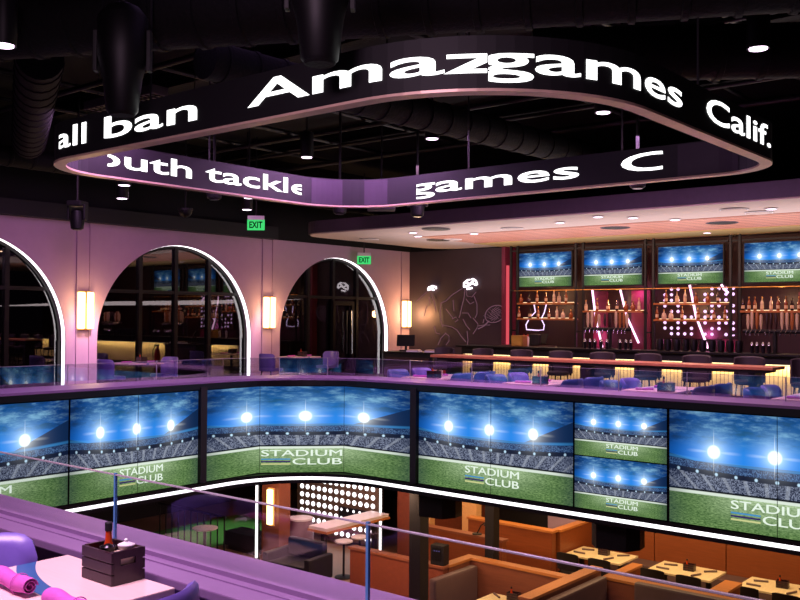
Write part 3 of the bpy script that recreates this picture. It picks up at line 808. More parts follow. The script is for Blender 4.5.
# wall sconces
def sconce():
    a = thing('wall_sconce', '', 'wall light'); MB().box((.03, 0, 0), (.04, .34, .9), None, .01).build('back_plate', M['pale_wood'], a)
    for dy in (-.11, .11):
        MB().box((.09, dy, 0), (.09, .16, .84), None, .02).build('glass_tube', M['sconce'], a)
    MB().box((.08, 0, 0), (.07, .03, .88)).build('centre_bar', M['gold'], a); return a
for y, l in ((11.78, 'warm glowing sconce on the pillar between left and middle arches'), (17.44, 'warm glowing sconce on the pillar between middle and right arches'), (23.45, 'warm glowing sconce in the corner beside the dark mural wall')):
    place('sconce', sconce, (WX+.002, y, 1.93), 0, l, 'wall sconces')
    point('sconce_light', (WX+.45, y, 1.93), 34, (1, .62, .28), .15)

# ================================================================== TABLES AND CHAIRS
def tub_chair(vin='vinyl'):
    """faces +Y; curved padded back, round-cornered seat, four splayed legs"""
    a = thing('tub_chair', '', 'chair')
    m = MB(); n = 18; rows = []
    for i in range(n+1):
        t = -1.35+2.7*i/n; fall = .09*abs(t/1.35)**9
        ro, ri = 1.0, .76; zt = .855-fall; zb = .40
        tk = max(.12, math.sqrt(max(0, 1-(abs(t)/1.36)**10)))
        def P(k, z, lean=0.):
            k = .88+(k-.88)*tk; return (.30*math.sin(t)*k*(1+lean), -.25*math.cos(t)*k*(1+lean), z)
        prof = [P(ro, zb), P(ro, zt-.05, .03), P(ro*.985, zt-.015, .03), P(.93, zt, .03), P(.86, zt-.012, .02), P(ri, zt-.05, .02), P(ri, zb)]
        rows.append([m.bm.verts.new(p) for p in prof])
    for r0, r1 in zip(rows, rows[1:]):
        for k in range(7): m.bm.faces.new((r0[k], r0[(k+1) % 7], r1[(k+1) % 7], r1[k]))
    m.bm.faces.new(rows[0]); m.bm.faces.new(rows[-1][::-1])
    m.build('backrest', M[vin], a, True)
    m = MB(); poly = []
    for cx, cy, a0 in ((.19, .22, 0), (-.19, .22, PI/2), (-.17, -.14, PI), (.17, -.14, 1.5*PI)):
        for k in range(5): q = a0+PI/2*k/4; poly.append((cx+.06*math.cos(q), cy+.06*math.sin(q)))
    m.prism([(x*.97, y*.97) for x, y in poly], .40, .41).prism(poly, .41, .46).prism([(x*.96, y*.96) for x, y in poly], .46, .475)
    m.build('seat', M[vin], a)
    for sx in (-1, 1):
        for sy in (-1, 1):
            MB().tube([(sx*.17, .04+sy*.15, .40), (sx*.23, .04+sy*.21, 0)], [.018, .012], 8).build('leg', M['steel'], a)
    return a
def cafe_table(w, l):
    def f():
        a = thing('cafe_table', '', 'table'); MB().box((0, 0, .73), (w, l, .03), None, .005).build('tabletop', M['table'], a)
        MB().tube([(0, 0, .02), (0, 0, .715)], .035, 14).build('pedestal', M['steel'], a)
        MB().lathe([(.26, 0), (.26, .012), (.05, .03)], 24).build('base', M['steel'], a); return a
    return f
def crate(near=True):
    """open condiment crate .21 x .155 x .13; slatted long sides, hand holes in the ends"""
    a = thing('condiment_crate', '', 'crate'); W, D, H = .21, .155, .132
    for sy in (-1, 1):
        m = MB()
        for k in range(3): m.box((0, sy*(D/2-.006), .022+.044*k), (W, .012, .040), None, .002)
        m.box((-W/2+.02, sy*(D/2-.016), H/2), (.016, .008, H-.004)).box((W/2-.02, sy*(D/2-.016), H/2), (.016, .008, H-.004))
        m.build('slatted_side', M['crate'], a)
    for sx in (-1, 1):
        x = sx*(W/2-.006); m = MB(); yi = D/2-.0125
        m.lo(x-.006, x+.006, -yi, yi, 0, .074).lo(x-.006, x+.006, -yi, yi, .100, H).lo(x-.006, x+.006, -yi, -.035, .074, .100).lo(x-.006, x+.006, .035, yi, .074, .100)
        m.build('end_board', M['crate'], a)
    MB().box((0, 0, .005), (W-.026, D-.026, .01)).build('bottom', M['crate'], a); return a
def crate_far():
    a = thing('condiment_crate', '', 'crate'); W, D, H = .21, .155, .132
    for sy in (-1, 1):
        m = MB()
        for k in range(3): m.box((0, sy*(D/2-.006), .022+.044*k), (W, .012, .038))
        m.box((0, sy*(D/2-.014), H/2), (.02, .006, H-.01)); m.build('slatted_side', M['crate'], a)
    for sx in (-1, 1): MB().box((sx*(W/2-.006), 0, H/2), (.012, D-.026, H)).build('end_board', M['crate'], a)
    MB().box((0, 0, .005), (W-.026, D-.026, .01)).build('bottom', M['crate'], a); return a
def sauce_bottle():
    a = thing('sauce_bottle', '', 'bottle'); MB().lathe([(.022, 0), (.029, .004), (.029, .08), (.014, .135), (.012, .175)], 18).build('body', M['sauce'], a, True)
    MB().lathe([(.014, .173), (.015, .177), (.015, .205), (.013, .208)], 16).build('cap', M['black'], a); return a
def ramekin():
    a = thing('sugar_bowl', '', 'bowl'); MB().lathe([(.022, 0), (.034, .036), (.030, .036), (.020, .006)], 20).build('bowl', M['white'], a, True)
    MB().lathe([(.0295, .033), (.03, .038), (.012, .046)], 18).build('lid', M['white'], a); MB().lathe([(.006, .045), (.008, .055), (.003, .06)], 10).build('knob', M['white'], a); return a
def dark_dish():
    a = thing('dark_dish', '', 'dish'); MB().lathe([(.02, 0), (.033, .03), (.029, .03), (.018, .005)], 20).build('dish', M['black_gloss'], a, True)
    m = MB(); m.lathe([(.027, .024), (.018, .034), (.008, .04)], 10); m.build('contents', M['steel'], a, True); return a
def napkin():
    a = thing('rolled_napkin', '', 'napkin'); m = MB(); sp = []
    for i in range(44):
        t = i/43*2.35*2*PI; r = .036-.027*i/43
        sp.append((r*math.cos(t), r*math.sin(t)))
    # spiral cross-section swept along local X, thickness 3 mm
    rows = []
    for j in range(11):
        x = -.14+.28*j/10; s_ = 1+.07*math.sin(j*1.1); dz = .004*math.sin(j*.8)
        rows.append([m.bm.verts.new((x, y*s_, z*s_+.037+dz)) for y, z in sp] + [m.bm.verts.new((x, y*s_*.9, z*s_*.9+.037+dz)) for y, z in reversed(sp)])
    k = len(rows[0])
    for r0, r1 in zip(rows, rows[1:]):
        for q in range(k): m.bm.faces.new((r0[q], r0[(q+1) % k], r1[(q+1) % k], r1[q]))
    for r in (rows[0], rows[-1]):
        h = k//2
        for q in range(h-1): m.bm.faces.new((r[q], r[q+1], r[k-2-q], r[k-1-q]))
    m.build('roll', M['napkin'], a, True)
    MB().tube([(.06, .039*math.cos(q*PI/12), .037+.039*math.sin(q*PI/12)) for q in range(24)], .002, 6, True).build('band', M['napkin'], a); return a
def knife_fork():
    a = thing('cutlery_roll', '', 'napkin'); MB().tube([(-.13, 0, .02), (.13, 0, .02)], [.02, .018], 10).build('roll', M['napkin'], a, True); return a

# the nearest table
T0 = (-3.365, 1.87)
place('table_near', cafe_table(.77, .74), (T0[0], T0[1], 0), 0, 'closest table, pale wood top with curved blue inlay, bottom left')
place('chair_v', tub_chair, (-3.73, 1.84, 0), -PI/2, 'violet tub chair at the left of the closest table')
place('chair_v', tub_chair, (-2.84, 1.88, 0), PI/2, 'violet tub chair at the right of the closest table')
place('crate', crate, (-3.275, 2.157, .745), 0, 'dark slatted wooden condiment crate on the closest table')
place('sauce', sauce_bottle, (-3.315, 2.16, .756), 0, 'orange hot sauce bottle with black cap in the closest crate')
place('ramekin', ramekin, (-3.215, 2.175, .851), 0, 'small white lidded bowl at the right of the closest crate')
place('dish', dark_dish, (-3.265, 2.125, .851), 0, 'small dark dish before the sauce bottle in the closest crate')
tag(MB().lo(-3.285, -3.19, 2.09, 2.225, .757, .85).build('packet_stack', M['paper']), 'stack of cream packets under the bowls in the closest crate', 'packets')
place('napkin', napkin, (-3.42, 1.81, .745), -.03, 'rolled magenta napkin on the closest table, the left one')
place('napkin', napkin, (-2.985, 1.79, .745), -.02, 'rolled magenta napkin on the closest table, the right one')

# tables in front of the arched windows
def window_group(y0, y1, nm):
    yc = (y0+y1)/2
    place('table_win', cafe_table(.72, .95), (-18.05, yc, 0), 0, 'small table in front of the %s arched window' % nm, 'window tables')
    place('chair_v', tub_chair, (-18.0, y0-.30, 0), 0, 'violet tub chair left of the table by the %s arch' % nm, 'window chairs')
    place('chair_v', tub_chair, (-18.0, y1+.30, 0), PI, 'violet tub chair right of the table by the %s arch' % nm, 'window chairs')
    place('crate_far', crate_far, (-18.0, yc+.08, .745), 0, 'dark condiment crate on the table by the %s arch' % nm, 'far condiment crates')
    place('sauce', sauce_bottle, (-18.02, yc+.05, .756), 0, 'sauce bottle in the crate by the %s arch' % nm)
    place('roll', knife_fork, (-18.05, yc-.28, .745), PI/2, 'magenta napkin roll left of the crate by the %s arch' % nm, 'small napkin rolls')
    place('roll', knife_fork, (-18.05, yc+.34, .745), PI/2, 'magenta napkin roll right of the crate by the %s arch' % nm, 'small napkin rolls')
window_group(12.0, 12.9, 'middle'); window_group(16.75, 18.35, 'right')
# tables behind the far right railing
for i, (xt, dx) in enumerate(((-10.15, .62), (-8.0, .62), (-5.88, .62), (-3.7, .6))):
    nm = ('first', 'second', 'third', 'fourth')[i]
    place('table_rail', cafe_table(.8, 1.3), (xt, 13.45, 0), 0, '%s table from the left behind the far right glass railing' % nm, 'rail tables')
    for sx, sn in ((-1, 'left'), (1, 'right')):
        for yy, yn in ((13.1, 'front'), (13.8, 'rear')):
            if i == 3 and sx == 1: continue
            v = (i*3+(sx > 0)*2+(yy > 13.5)) % 3
            place('chair_v' if v == 1 else 'chair_b', tub_chair if v == 1 else (lambda: tub_chair('blue_vinyl')), (xt+sx*dx, yy, 0), -sx*-PI/2, '%s tub chair, %s %s seat of the %s table behind the far glass railing' % ('violet' if v == 1 else 'blue', yn, sn, nm), 'rail chairs')
    place('crate_far', crate_far, (xt+.25, 12.92, .745), 0, 'dark condiment crate on the %s table behind the far glass railing' % nm, 'far condiment crates')
    place('sauce', sauce_bottle, (xt+.21, 12.93, .756), 0, 'sauce bottle in the crate on the %s table behind the railing' % nm)
    place('roll', knife_fork, (xt-.12, 13.0, .745), .3, 'magenta napkin roll, front, on the %s table behind the railing' % nm, 'small napkin rolls')
    place('roll', knife_fork, (xt-.1, 13.6, .745), .2, 'magenta napkin roll, rear, on the %s table behind the railing' % nm, 'small napkin rolls')
    for k in range(2):
        def tumbler():
            a = thing('water_glass', '', 'glass'); MB().lathe([(.028, 0), (.036, .13), (.033, .13), (.026, .008)], 14).build('glass', M['clear_glass'], a, True); return a
        place('tumbler', tumbler, (xt+.05+.14*k, 13.2, .745), 0, '%s glass on the %s table behind the far glass railing' % (('left', 'right')[k], nm), 'water glasses')

# ================================================================== HIGH COMMUNAL TABLE, STOOLS, BAR
t = thing('communal_table', 'long high wooden table with stools in front of the bar', 'table', (-8.1, 15.15, 0))
MB().box((0, 0, 1.035), (6.75, .62, .05), None, .008).build('tabletop', M['bar_wood'], t)
MB().box((0, 0, .985), (6.5, .5, .05)).build('apron', M['black'], t)
for x in (-3.0, 0, 3.0): MB().box((x, 0, .48), (.10, .34, .96)).build('trestle', M['black'], t)
MB().box((0, .0, .22), (5.9, .04, .04)).build('foot_rail', M['steel'], t)
def stool():
    """faces -Y (towards the table); broad curved back, thick seat, four legs with a ring"""
    a = thing('bar_stool', '', 'stool'); m = MB(); rows = []
    for i in range(13):
        t = -1.1+2.2*i/12; zt = 1.18-.02*abs(t)**3; zb = .74
        q = []
        for k, z in ((1, zb), (1.02, zt-.02), (.96, zt), (.88, zt-.02), (.86, zb)): q.append((.30*math.sin(t)*k, .22*math.cos(t)*k, z))
        rows.append([m.bm.verts.new(p) for p in q])
    for r0, r1 in zip(rows, rows[1:]):
        for k in range(5): m.bm.faces.new((r0[k], r0[(k+1) % 5], r1[(k+1) % 5], r1[k]))
    m.bm.faces.new(rows[0]); m.bm.faces.new(rows[-1][::-1]); m.build('backrest', M['stool'], a, True)
    for sx in (-1, 1): MB().box((sx*.2, .13, .80), (.035, .03, .2), Matrix.Rotation(.08, 3, 'X')).build('back_support', M['black'], a)
    MB().lathe([(.19, .70), (.215, .72), (.215, .76), (.18, .78)], 20).build('seat', M['stool'], a, True)
    for sx in (-1, 1):
        for sy in (-1, 1): MB().tube([(sx*.13, sy*.13, .71), (sx*.2, sy*.2, 0)], .014, 8).build('leg', M['black'], a)
    MB().tube([(.2*math.cos(q*PI/10), .2*math.sin(q*PI/10), .28) for q in range(20)], .01, 6, True).build('foot_ring', M['steel'], a); return a
for i, x in enumerate((-12.0, -11.0, -10.05, -9.15, -8.25, -7.33, -6.41, -5.49, -4.55)):
    place('stool', stool, (x, 15.92, 0), 0, 'charcoal bar stool, %s behind the long high table' % ORD[i].replace('from left', 'from the left'), 'bar stools')
# the bar: slatted front, dark counter
b = thing('bar_counter', 'dark bar counter with pale slatted front glowing yellow', 'bar', (-7.8, 20.4, 0))
MB().lo(-7.0, 7.0, .28, .75, 0, 1.02).build('body', M['black'], b); MB().lo(-7.0, 7.0, .2, .28, .12, .84).build('slatted_front', M['slat_cream'], b)
MB().lo(-7.0, 7.0, .14, .28, .84, 1.02).build('apron', M['black'], b)
MB().lo(-7.1, 7.1, 0, .85, 1.02, 1.07, .008).build('worktop', M['black_gloss'], b); MB().lo(-6.9, 6.9, .16, .19, .828, .84).build('led_strip', M['shelf_led'], b); MB().lo(-7.0, 7.0, .24, .3, 0, .12).build('plinth', M['black'], b)
area('bar_front_glow', (-7.8, 20.50, .82), (-7.8, 20.62, .3), 13.6, .06, 150, (1, .74, .38))
bb = thing('back_bar', 'dark back bar cabinet under the bottle shelves', 'cabinet', (-9.0, 22.75, 0))
MB().lo(-6.0, 8.0, 0, .95, 0, .9).build('body', M['black'], bb); MB().lo(-6.05, 8.0, -.04, .95, .9, .95, .006).build('worktop', M['black_gloss'], bb)
for k in range(10): MB().lo(-5.9+k*1.3, -4.72+k*1.3, -.02, 0, .1, .86).build('door', M['niche'], bb)

# ---------------- shelving bays, televisions
BX = [-14.87, -12.71, -10.62, -8.33, -6.1, -3.9]
SYF = 23.3
def bay_posts(i, x):
    a = thing('shelf_frame', '%s double black steel upright of the bottle shelving' % ORD[i].replace('from left', 'from the left'), 'frame', (x, SYF, .951), 0, 'shelf uprights')
    for dx in (-.115, .115): MB().box((dx, 0, 1.5), (.06, .06, 3.0)).build('post', M['black'], a)
    for z in (.5, 1.68, 2.85): MB().box((0, 0, z), (.2, .04, .04)).build('tie_bar', M['black'], a)
for i, x in enumerate(BX[:5]): bay_posts(i, x)
SHELVES = [(0, 2.27), (0, 1.82), (1, 2.04), (2, 2.24), (2, 1.81), (3, 2.04)]
TVN = ('leftmost', 'second', 'third', 'rightmost')
for bi, z in SHELVES:
    x0, x1 = BX[bi]+.15, BX[bi+1]-.15
    pos = 'upper' if z > 2.2 else ('lower' if z < 1.9 else 'single')
    a = thing('bottle_shelf', '%s amber wooden bottle shelf under the %s television of the bar' % (pos, TVN[bi]), 'shelf', ((x0+x1)/2, SYF, z), 0, 'bottle shelves')
    MB().box((0, .05, -.03), (x1-x0-.02, .34, .05), None, .004).build('board', M['shelf_wood'], a)
    MB().box((0, .19, .006), (x1-x0-.1, .02, .012)).build('led_strip', M['shelf_led'], a)
    for sx in (-1, 1): MB().box((sx*(x1-x0)/2, .1, -.07), (.03, .2, .04)).build('bracket', M['black'], a)
for bi in range(4):
    x0, x1 = BX[bi], BX[bi+1]
    tag(MB().tube([(x0, SYF-.02, 2.62), (x1, SYF-.02, 2.62)], .012, 8).build('gallery_rail', M['gold']), 'thin metal rail under the %s bar television' % TVN[bi], 'rail', 'gallery rails')
    tag(MB().box(((x0+x1)/2, SYF, 3.78+.02), (x1-x0-.35, .05, .05)).build('head_rail', M['black']), 'black head rail over the %s bar television' % TVN[bi], 'rail', 'head rails')
for bi in range(5):
    x0, x1 = (BX[bi]+.15, BX[bi+1]-.15) if bi < 5 else (0, 0)
    if bi == 4: break
    tv = thing('television', '%s wall television above the bar showing the blue stadium' % (TVN[bi] if bi in (0, 3) else TVN[bi]+' from the left'), 'television', ((x0+x1)/2, 23.22, 3.225), 0, 'bar televisions')
    MB().box((0, .03, 0), (1.78, .05, 1.03), None, .006).build('housing', M['black_gloss'], tv)
    q = screen_quad((-.865, 0), (.865, 0), -.485, .485, 0, 1, 'screen', tv, thick=.02); logo(tv, (-.865, 0), (.865, 0), -.485, .485, .31, .68)
    MB().box((0, .25, 0), (.3, .45, .3)).build('wall_mount', M['black'], tv)
# niche: raspberry side cheek and panels, painted glow of the lit cheek, mirrored-bulb board, neon outline
struct(MB().lo(-15.42, -15.30, 23.45, 24.05, 0, 4.0).build('wall_niche_side', M['pink_wall']))
tag(MB().lo(-15.29, -15.22, 23.5, 23.56, 1.0, 3.4).build('niche_cheek_glow', M['cheek_glow']), 'painted magenta glow on the lit left cheek of the bar niche', 'light strip')  # glowing strip stands in for light falling on the side cheek
for i, (x0, z0, x1, z1) in enumerate(((-12.62, 2.65, -12.3, 1.0), (-11.75, 2.62, -11.2, 1.15), (-9.75, 2.72, -9.25, 1.05), (-8.9, 2.72, -8.72, 2.5))):
    tag(MB().tube([(x0, 23.88, z0), (x0+(x1-x0)*.35, 23.88, z0+(z1-z0)*.5), (x1, 23.88, z1)], .03, 8).build('neon_tube', M['pink_led']), '%s slanting pinkish neon tube behind the bar bottles' % ORD[i].replace('from left', 'from the left'), 'neon tube', 'neon tubes')
for i, (x0, x1, z0, z1) in enumerate(((-12.62, -12.2, .95, 2.6), (-11.45, -10.9, .95, 2.6), (-8.9, -8.5, .95, 2.7), (-7.0, -6.2, 2.3, 2.5))):
    struct(MB().lo(x0, x1, 23.95, 24.04, z0, z1).build('wall_niche_panel_%d' % (i+1), M['pink_wall']))
point('mural_glow', (WX+.75, WY-.28, 1.93), 42, (1, .5, .18), .12)
point('niche_light', (-9.3, 23.7, 1.4), 14, (1, .15, .6), .1); point('niche_light', (-11.2, 23.75, 2.5), 7, (1, .15, .6), .1); point('niche_light', (-12.4, 23.7, 1.3), 6, (1, .15, .5), .1)
for z_, n_ in ((2.32, 'l'), (1.86, 'm')):
    for xx in (-13.8, -9.5): point('shelf_light', (xx, 23.5, z_+.22), 7, (1, .6, .3), .08)
for xx in (-11.7, -7.3): point('shelf_light', (xx, 23.5, 2.3), 9, (1, .6, .3), .08)
bd = thing('bulb_reflection_board', 'dark board of pinkish dots painted as mirrored bulbs behind the third bar bay', 'light board', (-9.6, 23.93, 0))  # reflection of a bulb wall built as glowing dots
MB().lo(-.95, 1.1, 0, .06, 1.3, 2.72).build('board', M['niche'], bd)
for j in range(9):
    for i in range(11):
        x, z = -.86+i*.185, 1.42+j*.15
        if -.35 < x < .05 and j > 3 or (i in (5,)): continue
        if (i*7+j*3) % 11 < 3: continue
        MB().lathe([(.045, 0), (.04, .02)], 8).build('bulb', M['mirrored_bulb'], bd).matrix_local = Matrix.Translation((x, 0, z)) @ Matrix.Rotation(PI/2, 4, 'X')
pts = [(-14.35, 2.25), (-14.3, 2.0), (-14.5, 1.82), (-14.62, 1.62), (-14.6, 1.48), (-14.2, 1.46), (-14.02, 1.48), (-14.0, 1.62), (-14.1, 1.8), (-14.0, 1.98), (-13.93, 2.22)]
tag(MB().tube([(x, 23.55, z) for x, z in pts], .018, 8).build('neon_outline', M['neon_soft']), 'pale neon outline shape on the niche wall below the leftmost television', 'neon sign')

# ---------------- bottles on the shelves
def bottle(kind, glass, cap):
    def f():
        a = thing('liquor_bottle', '', 'bottle')
        if kind == 'tall': pr = [(.036, 0), (.04, .005), (.04, .19), (.03, .225), (.014, .26), (.013, .31)]; h = .31; lr = .0408
        elif kind == 'squat': pr = [(.05, 0), (.062, .01), (.066, .09), (.05, .15), (.018, .18), (.016, .22)]; h = .22; lr = None
        else: pr = [(.045, 0), (.05, .006), (.05, .15), (.045, .175), (.016, .2), (.015, .26)]; h = .26; lr = .0508
        MB().lathe(pr, 4 if kind == 'square' else 14).build('body', M[glass], a, kind != 'square')
        MB().lathe([(.017, h-.005), (.019, h), (.019, h+.035), (.012, h+.04)], 10).build('cap', M[cap], a)
        if lr: MB().lathe([(lr, .05), (lr, .13)], 4 if kind == 'square' else 14, cap=False).build('label', M['paper'], a)
        return a
    return f
CN = {'amber_glass': 'amber', 'clear_glass': 'pale clear', 'dark_glass': 'dark'}
BT = {(0, 2.27): (521, 529, 537, 546, 554, 559, 566), (0, 1.82): (519, 530, 538, 549, 557, 563, 571), (1, 2.04): (586, 597, 608, 617, 626, 633, 639),
      (2, 2.24): (666, 677, 685, 696, 708, 718), (2, 1.81): (657, 664, 671, 682, 698, 708, 714, 725), (3, 2.04): (743, 749, 755, 762, 771, 778, 786, 792, 799)}
def xat(px, y):
    u = (px-400)/FPX; dx = _f.x+u*_r.x; dy = _f.y+u*_r.y; return dx/dy*y
for (bi, z), cols in BT.items():
    pos = 'upper' if z > 2.2 else ('lower' if z < 1.9 else 'single')
    for k, px in enumerate(cols):
        h = (k*5+bi*3+int(z*10)) % 7; kind = ('tall', 'squat', 'square', 'tall', 'tall', 'square', 'squat')[h]; gl = ('amber_glass', 'clear_glass', 'amber_glass', 'dark_glass', 'amber_glass', 'clear_glass', 'amber_glass')[(k*3+bi) % 7]
        if bi == 3: kind = 'tall' if k != 7 else 'square'
        place(('bottle', kind, gl), bottle(kind, gl, 'gold' if gl != 'dark_glass' else 'black'), (xat(px, 23.27), 23.27, z-.0045), .4*k,
              '%s bottle, %s on the %s shelf under the %s bar television' % (CN[gl], ORD[k].replace(' from left', '') + ('' if k == 0 else ' from left'), pos, TVN[bi]), 'liquor bottles')

# ---------------- beer taps, glasses and tills on the bar
def tap_tower(i, x, cols, label):
    a = thing('tap_tower', label, 'beer tap', (x, 21.0, 1.07), 0, 'tap towers')
    MB().tube([(0, 0, 0), (0, 0, .48)], .05, 12).build('pillar', M['black'], a); MB().lathe([(.1, 0), (.1, .02)], 16).build('base', M['steel'], a)
    xs = [(xat(p, 21.0)-x) for p, c, h in cols]; MB().tube([(min(xs)-.1, 0, .48), (max(xs)+.1, 0, .48)], .045, 12).build('manifold', M['black'], a)
    for (p, c, h), dx in zip(cols, xs):
        hd = MB().lathe([(.012, .52), (.022, .56), (.036, .60+h*.2), (.034, .58+h), (.02, .62+h)], 10).build('tap_handle', M[c], a, True); hd.location.x = dx
        MB().tube([(dx, -.04, .5), (dx, -.12, .46), (dx, -.13, .38)], .013, 8).build('spout', M['chrome'], a)
def pole_cols(l): return l
tap_tower(0, xat(610, 21.0), [(588, 'tap_cream', .28), (592, 'tap_cream', .31), (596, 'tap_wood', .28), (599, 'tap_cream', .24), (605, 'tap_dark', .25), (610, 'tap_dark', .25), (616, 'tap_cream', .30), (620, 'tap_wood', .27), (624, 'tap_wood', .28), (627, 'tap_cream', .26)], 'black beer tap tower with wooden handles left of the glasses row')
tap_tower(1, xat(775, 21.0), [(748, 'tap_cream', .24), (752, 'tap_cream', .30), (757, 'tap_wood', .30), (761, 'tap_cream', .24), (767, 'tap_dark', .28), (771, 'tap_dark', .28), (776, 'tap_dark', .26), (782, 'tap_cream', .30), (787, 'tap_cream', .28), (792, 'tap_wood', .28), (797, 'tap_cream', .26)], 'black beer tap tower with wooden handles at the right end of the bar')
def beer_glass():
    a = thing('beer_glass', '', 'glass'); MB().lathe([(.05, 0), (.075, .02), (.085, .16), (.075, .27), (.07, .27), (.078, .16), (.066, .03)], 14).build('glass', M['steel'], a, True); return a
for k, px in enumerate((660, 668, 677, 686, 694, 703, 712, 721, 730, 739)):
    place('beer_glass', beer_glass, (xat(px, 20.75), 20.75, 1.07), 0, '%s of the big upturned glasses on the bar between tap towers' % ORD[k].replace('from left', 'from the left'), 'bar glasses')
def shaker():
    a = thing('steel_shaker', '', 'shaker'); MB().lathe([(.035, 0), (.045, .17), (.04, .175)], 12).build('cup', M['steel'], a, True); MB().lathe([(.04, .174), (.03, .22), (.012, .25)], 12).build('lid', M['chrome'], a, True); return a
for k, px in enumerate((585, 590, 595, 601, 607, 620, 626, 631, 752, 757, 763, 769)):
    place('shaker', shaker, (xat(px, 20.7), 20.7, 1.07), 0, '%s of the steel shakers standing on the bar counter' % ORD[k].replace('from left', 'from the left'), 'steel shakers')
def till(loc, rz, label):
    a = thing('till_terminal', label, 'till', loc, rz); MB().box((0, .02, .02), (.32, .28, .04), None, .008).build('base', M['black'], a); MB().box((0, .06, .12), (.06, .05, .2)).build('neck', M['black'], a)
    r = Matrix.Rotation(-.5, 3, 'X'); MB().box((0, 0, .28), (.46, .035, .32), r, .01).build('monitor', M['black_gloss'], a); MB().box((0, -.019, .271), (.42, .004, .28), r).build('screen', M['screen_ui'], a)
till((xat(540, 22.9), 22.9, .95), 0, 'dark till screen on the back bar below the leftmost television')
tag(MB().lo(xat(519, 20.8)-.18, xat(519, 20.8)+.18, 20.7, 20.95, 1.07, 1.36, .02).build('garnish_box', M['gold']), 'brassy garnish box on the bar left end', 'box')
for k, px in enumerate((513, 524, 528)):
    place('shaker2', lambda: (lambda a: (MB().lathe([(.03, 0), (.04, .22), (.015, .26)], 12).build('body', M['white'], a, True), MB().lathe([(.016, .255), (.016, .32)], 10).build('cap', M['red'], a), a)[-1])(thing('mixer_bottle', '', 'bottle')), (xat(px, 21.12), 21.12, 1.07), 0, '%s pale mixer bottle by the brassy box on the bar' % ORD[k].replace('from left', 'from the left'), 'mixer bottles')

# ---------------- host station by the mural
st = thing('host_station', 'dark host counter below the mural, by the right arch', 'counter', (-14.75, 18.5, 0), .0)
MB().lo(-.85, .75, -.3, .3, 0, .9).build('body', M['black'], st); MB().lo(-.9, .8, -.34, .34, .9, .94, .006).build('worktop', M['black_gloss'], st); MB().lo(-.75, .65, -.32, -.3, .1, .8).build('panel', M['niche'], st)
till((-15.1, 18.5, .94), .6, 'till terminal with slanted grey screen on the dark host counter')
def tray():
    a = thing('paper_tray', '', 'tray'); MB().box((0, 0, .02), (.34, .24, .04), None, .006).build('tray', M['white'], a); MB().box((0, 0, .05), (.28, .2, .03)).build('stack', M['paper'], a); return a
place('tray', tray, (-14.7, 18.35, .94), .3, 'white paper tray beside the till on the host counter'); place('tray', tray, (-14.2, 18.45, .94), .1, 'white paper tray at the right end of the host counter')
ex = thing('fire_extinguisher', 'red fire extinguisher standing right of the dark host counter', 'extinguisher', (-13.6, 18.2, 0))
MB().lathe([(.09, 0), (.1, .02), (.1, .6), (.07, .72), (.03, .78), (.03, .84)], 16).build('cylinder', M['red'], ex, True); MB().box((0, -.04, .86), (.05, .18, .05)).build('valve', M['black'], ex); MB().tube([(0, -.1, .84), (.09, -.12, .7), (.12, -.08, .35)], .014, 8).build('hose', M['black'], ex)
t = thing('sideboard', 'dark low sideboard between the host counter and the bar', 'cabinet', (-12.9, 22.3, 0)); MB().lo(-1.6, -.2, -.3, .3, 0, 1.02).build('body', M['black'], t); MB().lo(-1.65, -.15, -.34, .34, 1.02, 1.06).build('worktop', M['niche'], t)
tag(MB().lathe([(.12, 0), (.16, .02), (.17, .3), (.1, .32)], 12).build('dark_urn', M['black'], None, False, (-13.55, 22.3, 1.06)), 'dark urn shape standing in front of the mural wall', 'urn')

# ---------------- neon line mural
def wall_line(name, pl, r, mat, par):  # tubes mounted just proud of the wall
    pts = [(xat(x, WY-.045), WY-.045, CAMZ+(_f.z*0+0)) for x, y in pl]; out = []
    for (x, y), p in zip(pl, pts):
        u = (x-400)/FPX; v_ = (300-y)/FPX; d = _f+_r*u+_u*v_; k_ = (WY-.045)/d.y; out.append((d.x*k_, WY-.045, CAMZ+d.z*k_))
    return MB().tube(out, r, 6).build(name, mat, par)
mu = thing('neon_tennis_mural', 'fine line drawing of a bending tennis player with racket on dark wall', 'mural')
LINES = [[(463, 288), (452, 295), (446, 301), (441, 303)], [(441, 303), (440, 312), (441, 322), (443, 327)], [(446, 309), (449, 313), (453, 318)], [(453, 300), (454, 311)], [(465, 289), (464, 298), (462, 306), (460, 315), (459, 318)],
         [(474, 296), (477, 304), (477, 314), (475, 318)], [(462, 313), (468, 313), (471, 318)], [(466, 299), (470, 304), (474, 302)], [(463, 319), (466, 325), (470, 330)], [(443, 325), (452, 327), (457, 330), (461, 336), (466, 342)],
         [(467, 331), (468, 340), (467, 347)], [(473, 318), (478, 324), (477, 328), (473, 334)], [(478, 326), (484, 325), (490, 325)], [(484, 319), (483, 323)], [(446, 333), (441, 338), (438, 345)], [(445, 333), (449, 336), (449, 341), (446, 345)], [(452, 319), (456, 317), (458, 320), (455, 322)], [(466, 290), (467, 296), (472, 297), (476, 292)]]
for l in LINES: wall_line('drawn_line', l, .012, M['neon_line'], mu)
rk = []
for k in range(25):
    q = 2*PI*k/24; a_, b_ = 10.5*math.cos(q), 8*math.sin(q); th = -.5
    rk.append((495+a_*math.cos(th)-b_*math.sin(th), 314+a_*math.sin(th)+b_*math.cos(th)))
wall_line('racket_frame', rk, .014, M['neon_line'], mu)
for k in range(-3, 4):
    wall_line('racket_string', [(495+k*2.2-5, 314-k*1.2-5+abs(k)), (495+k*2.2+4, 314-k*1.2+5-abs(k))], .006, M['neon_line'], mu)
    wall_line('racket_string', [(495-6+abs(k), 314+k*2+3), (495+6-abs(k), 314+k*2-3)], .006, M['neon_line'], mu)
wall_line('racket_handle', [(489, 321), (484, 326), (478, 329)], .02, M['neon_line'], mu)
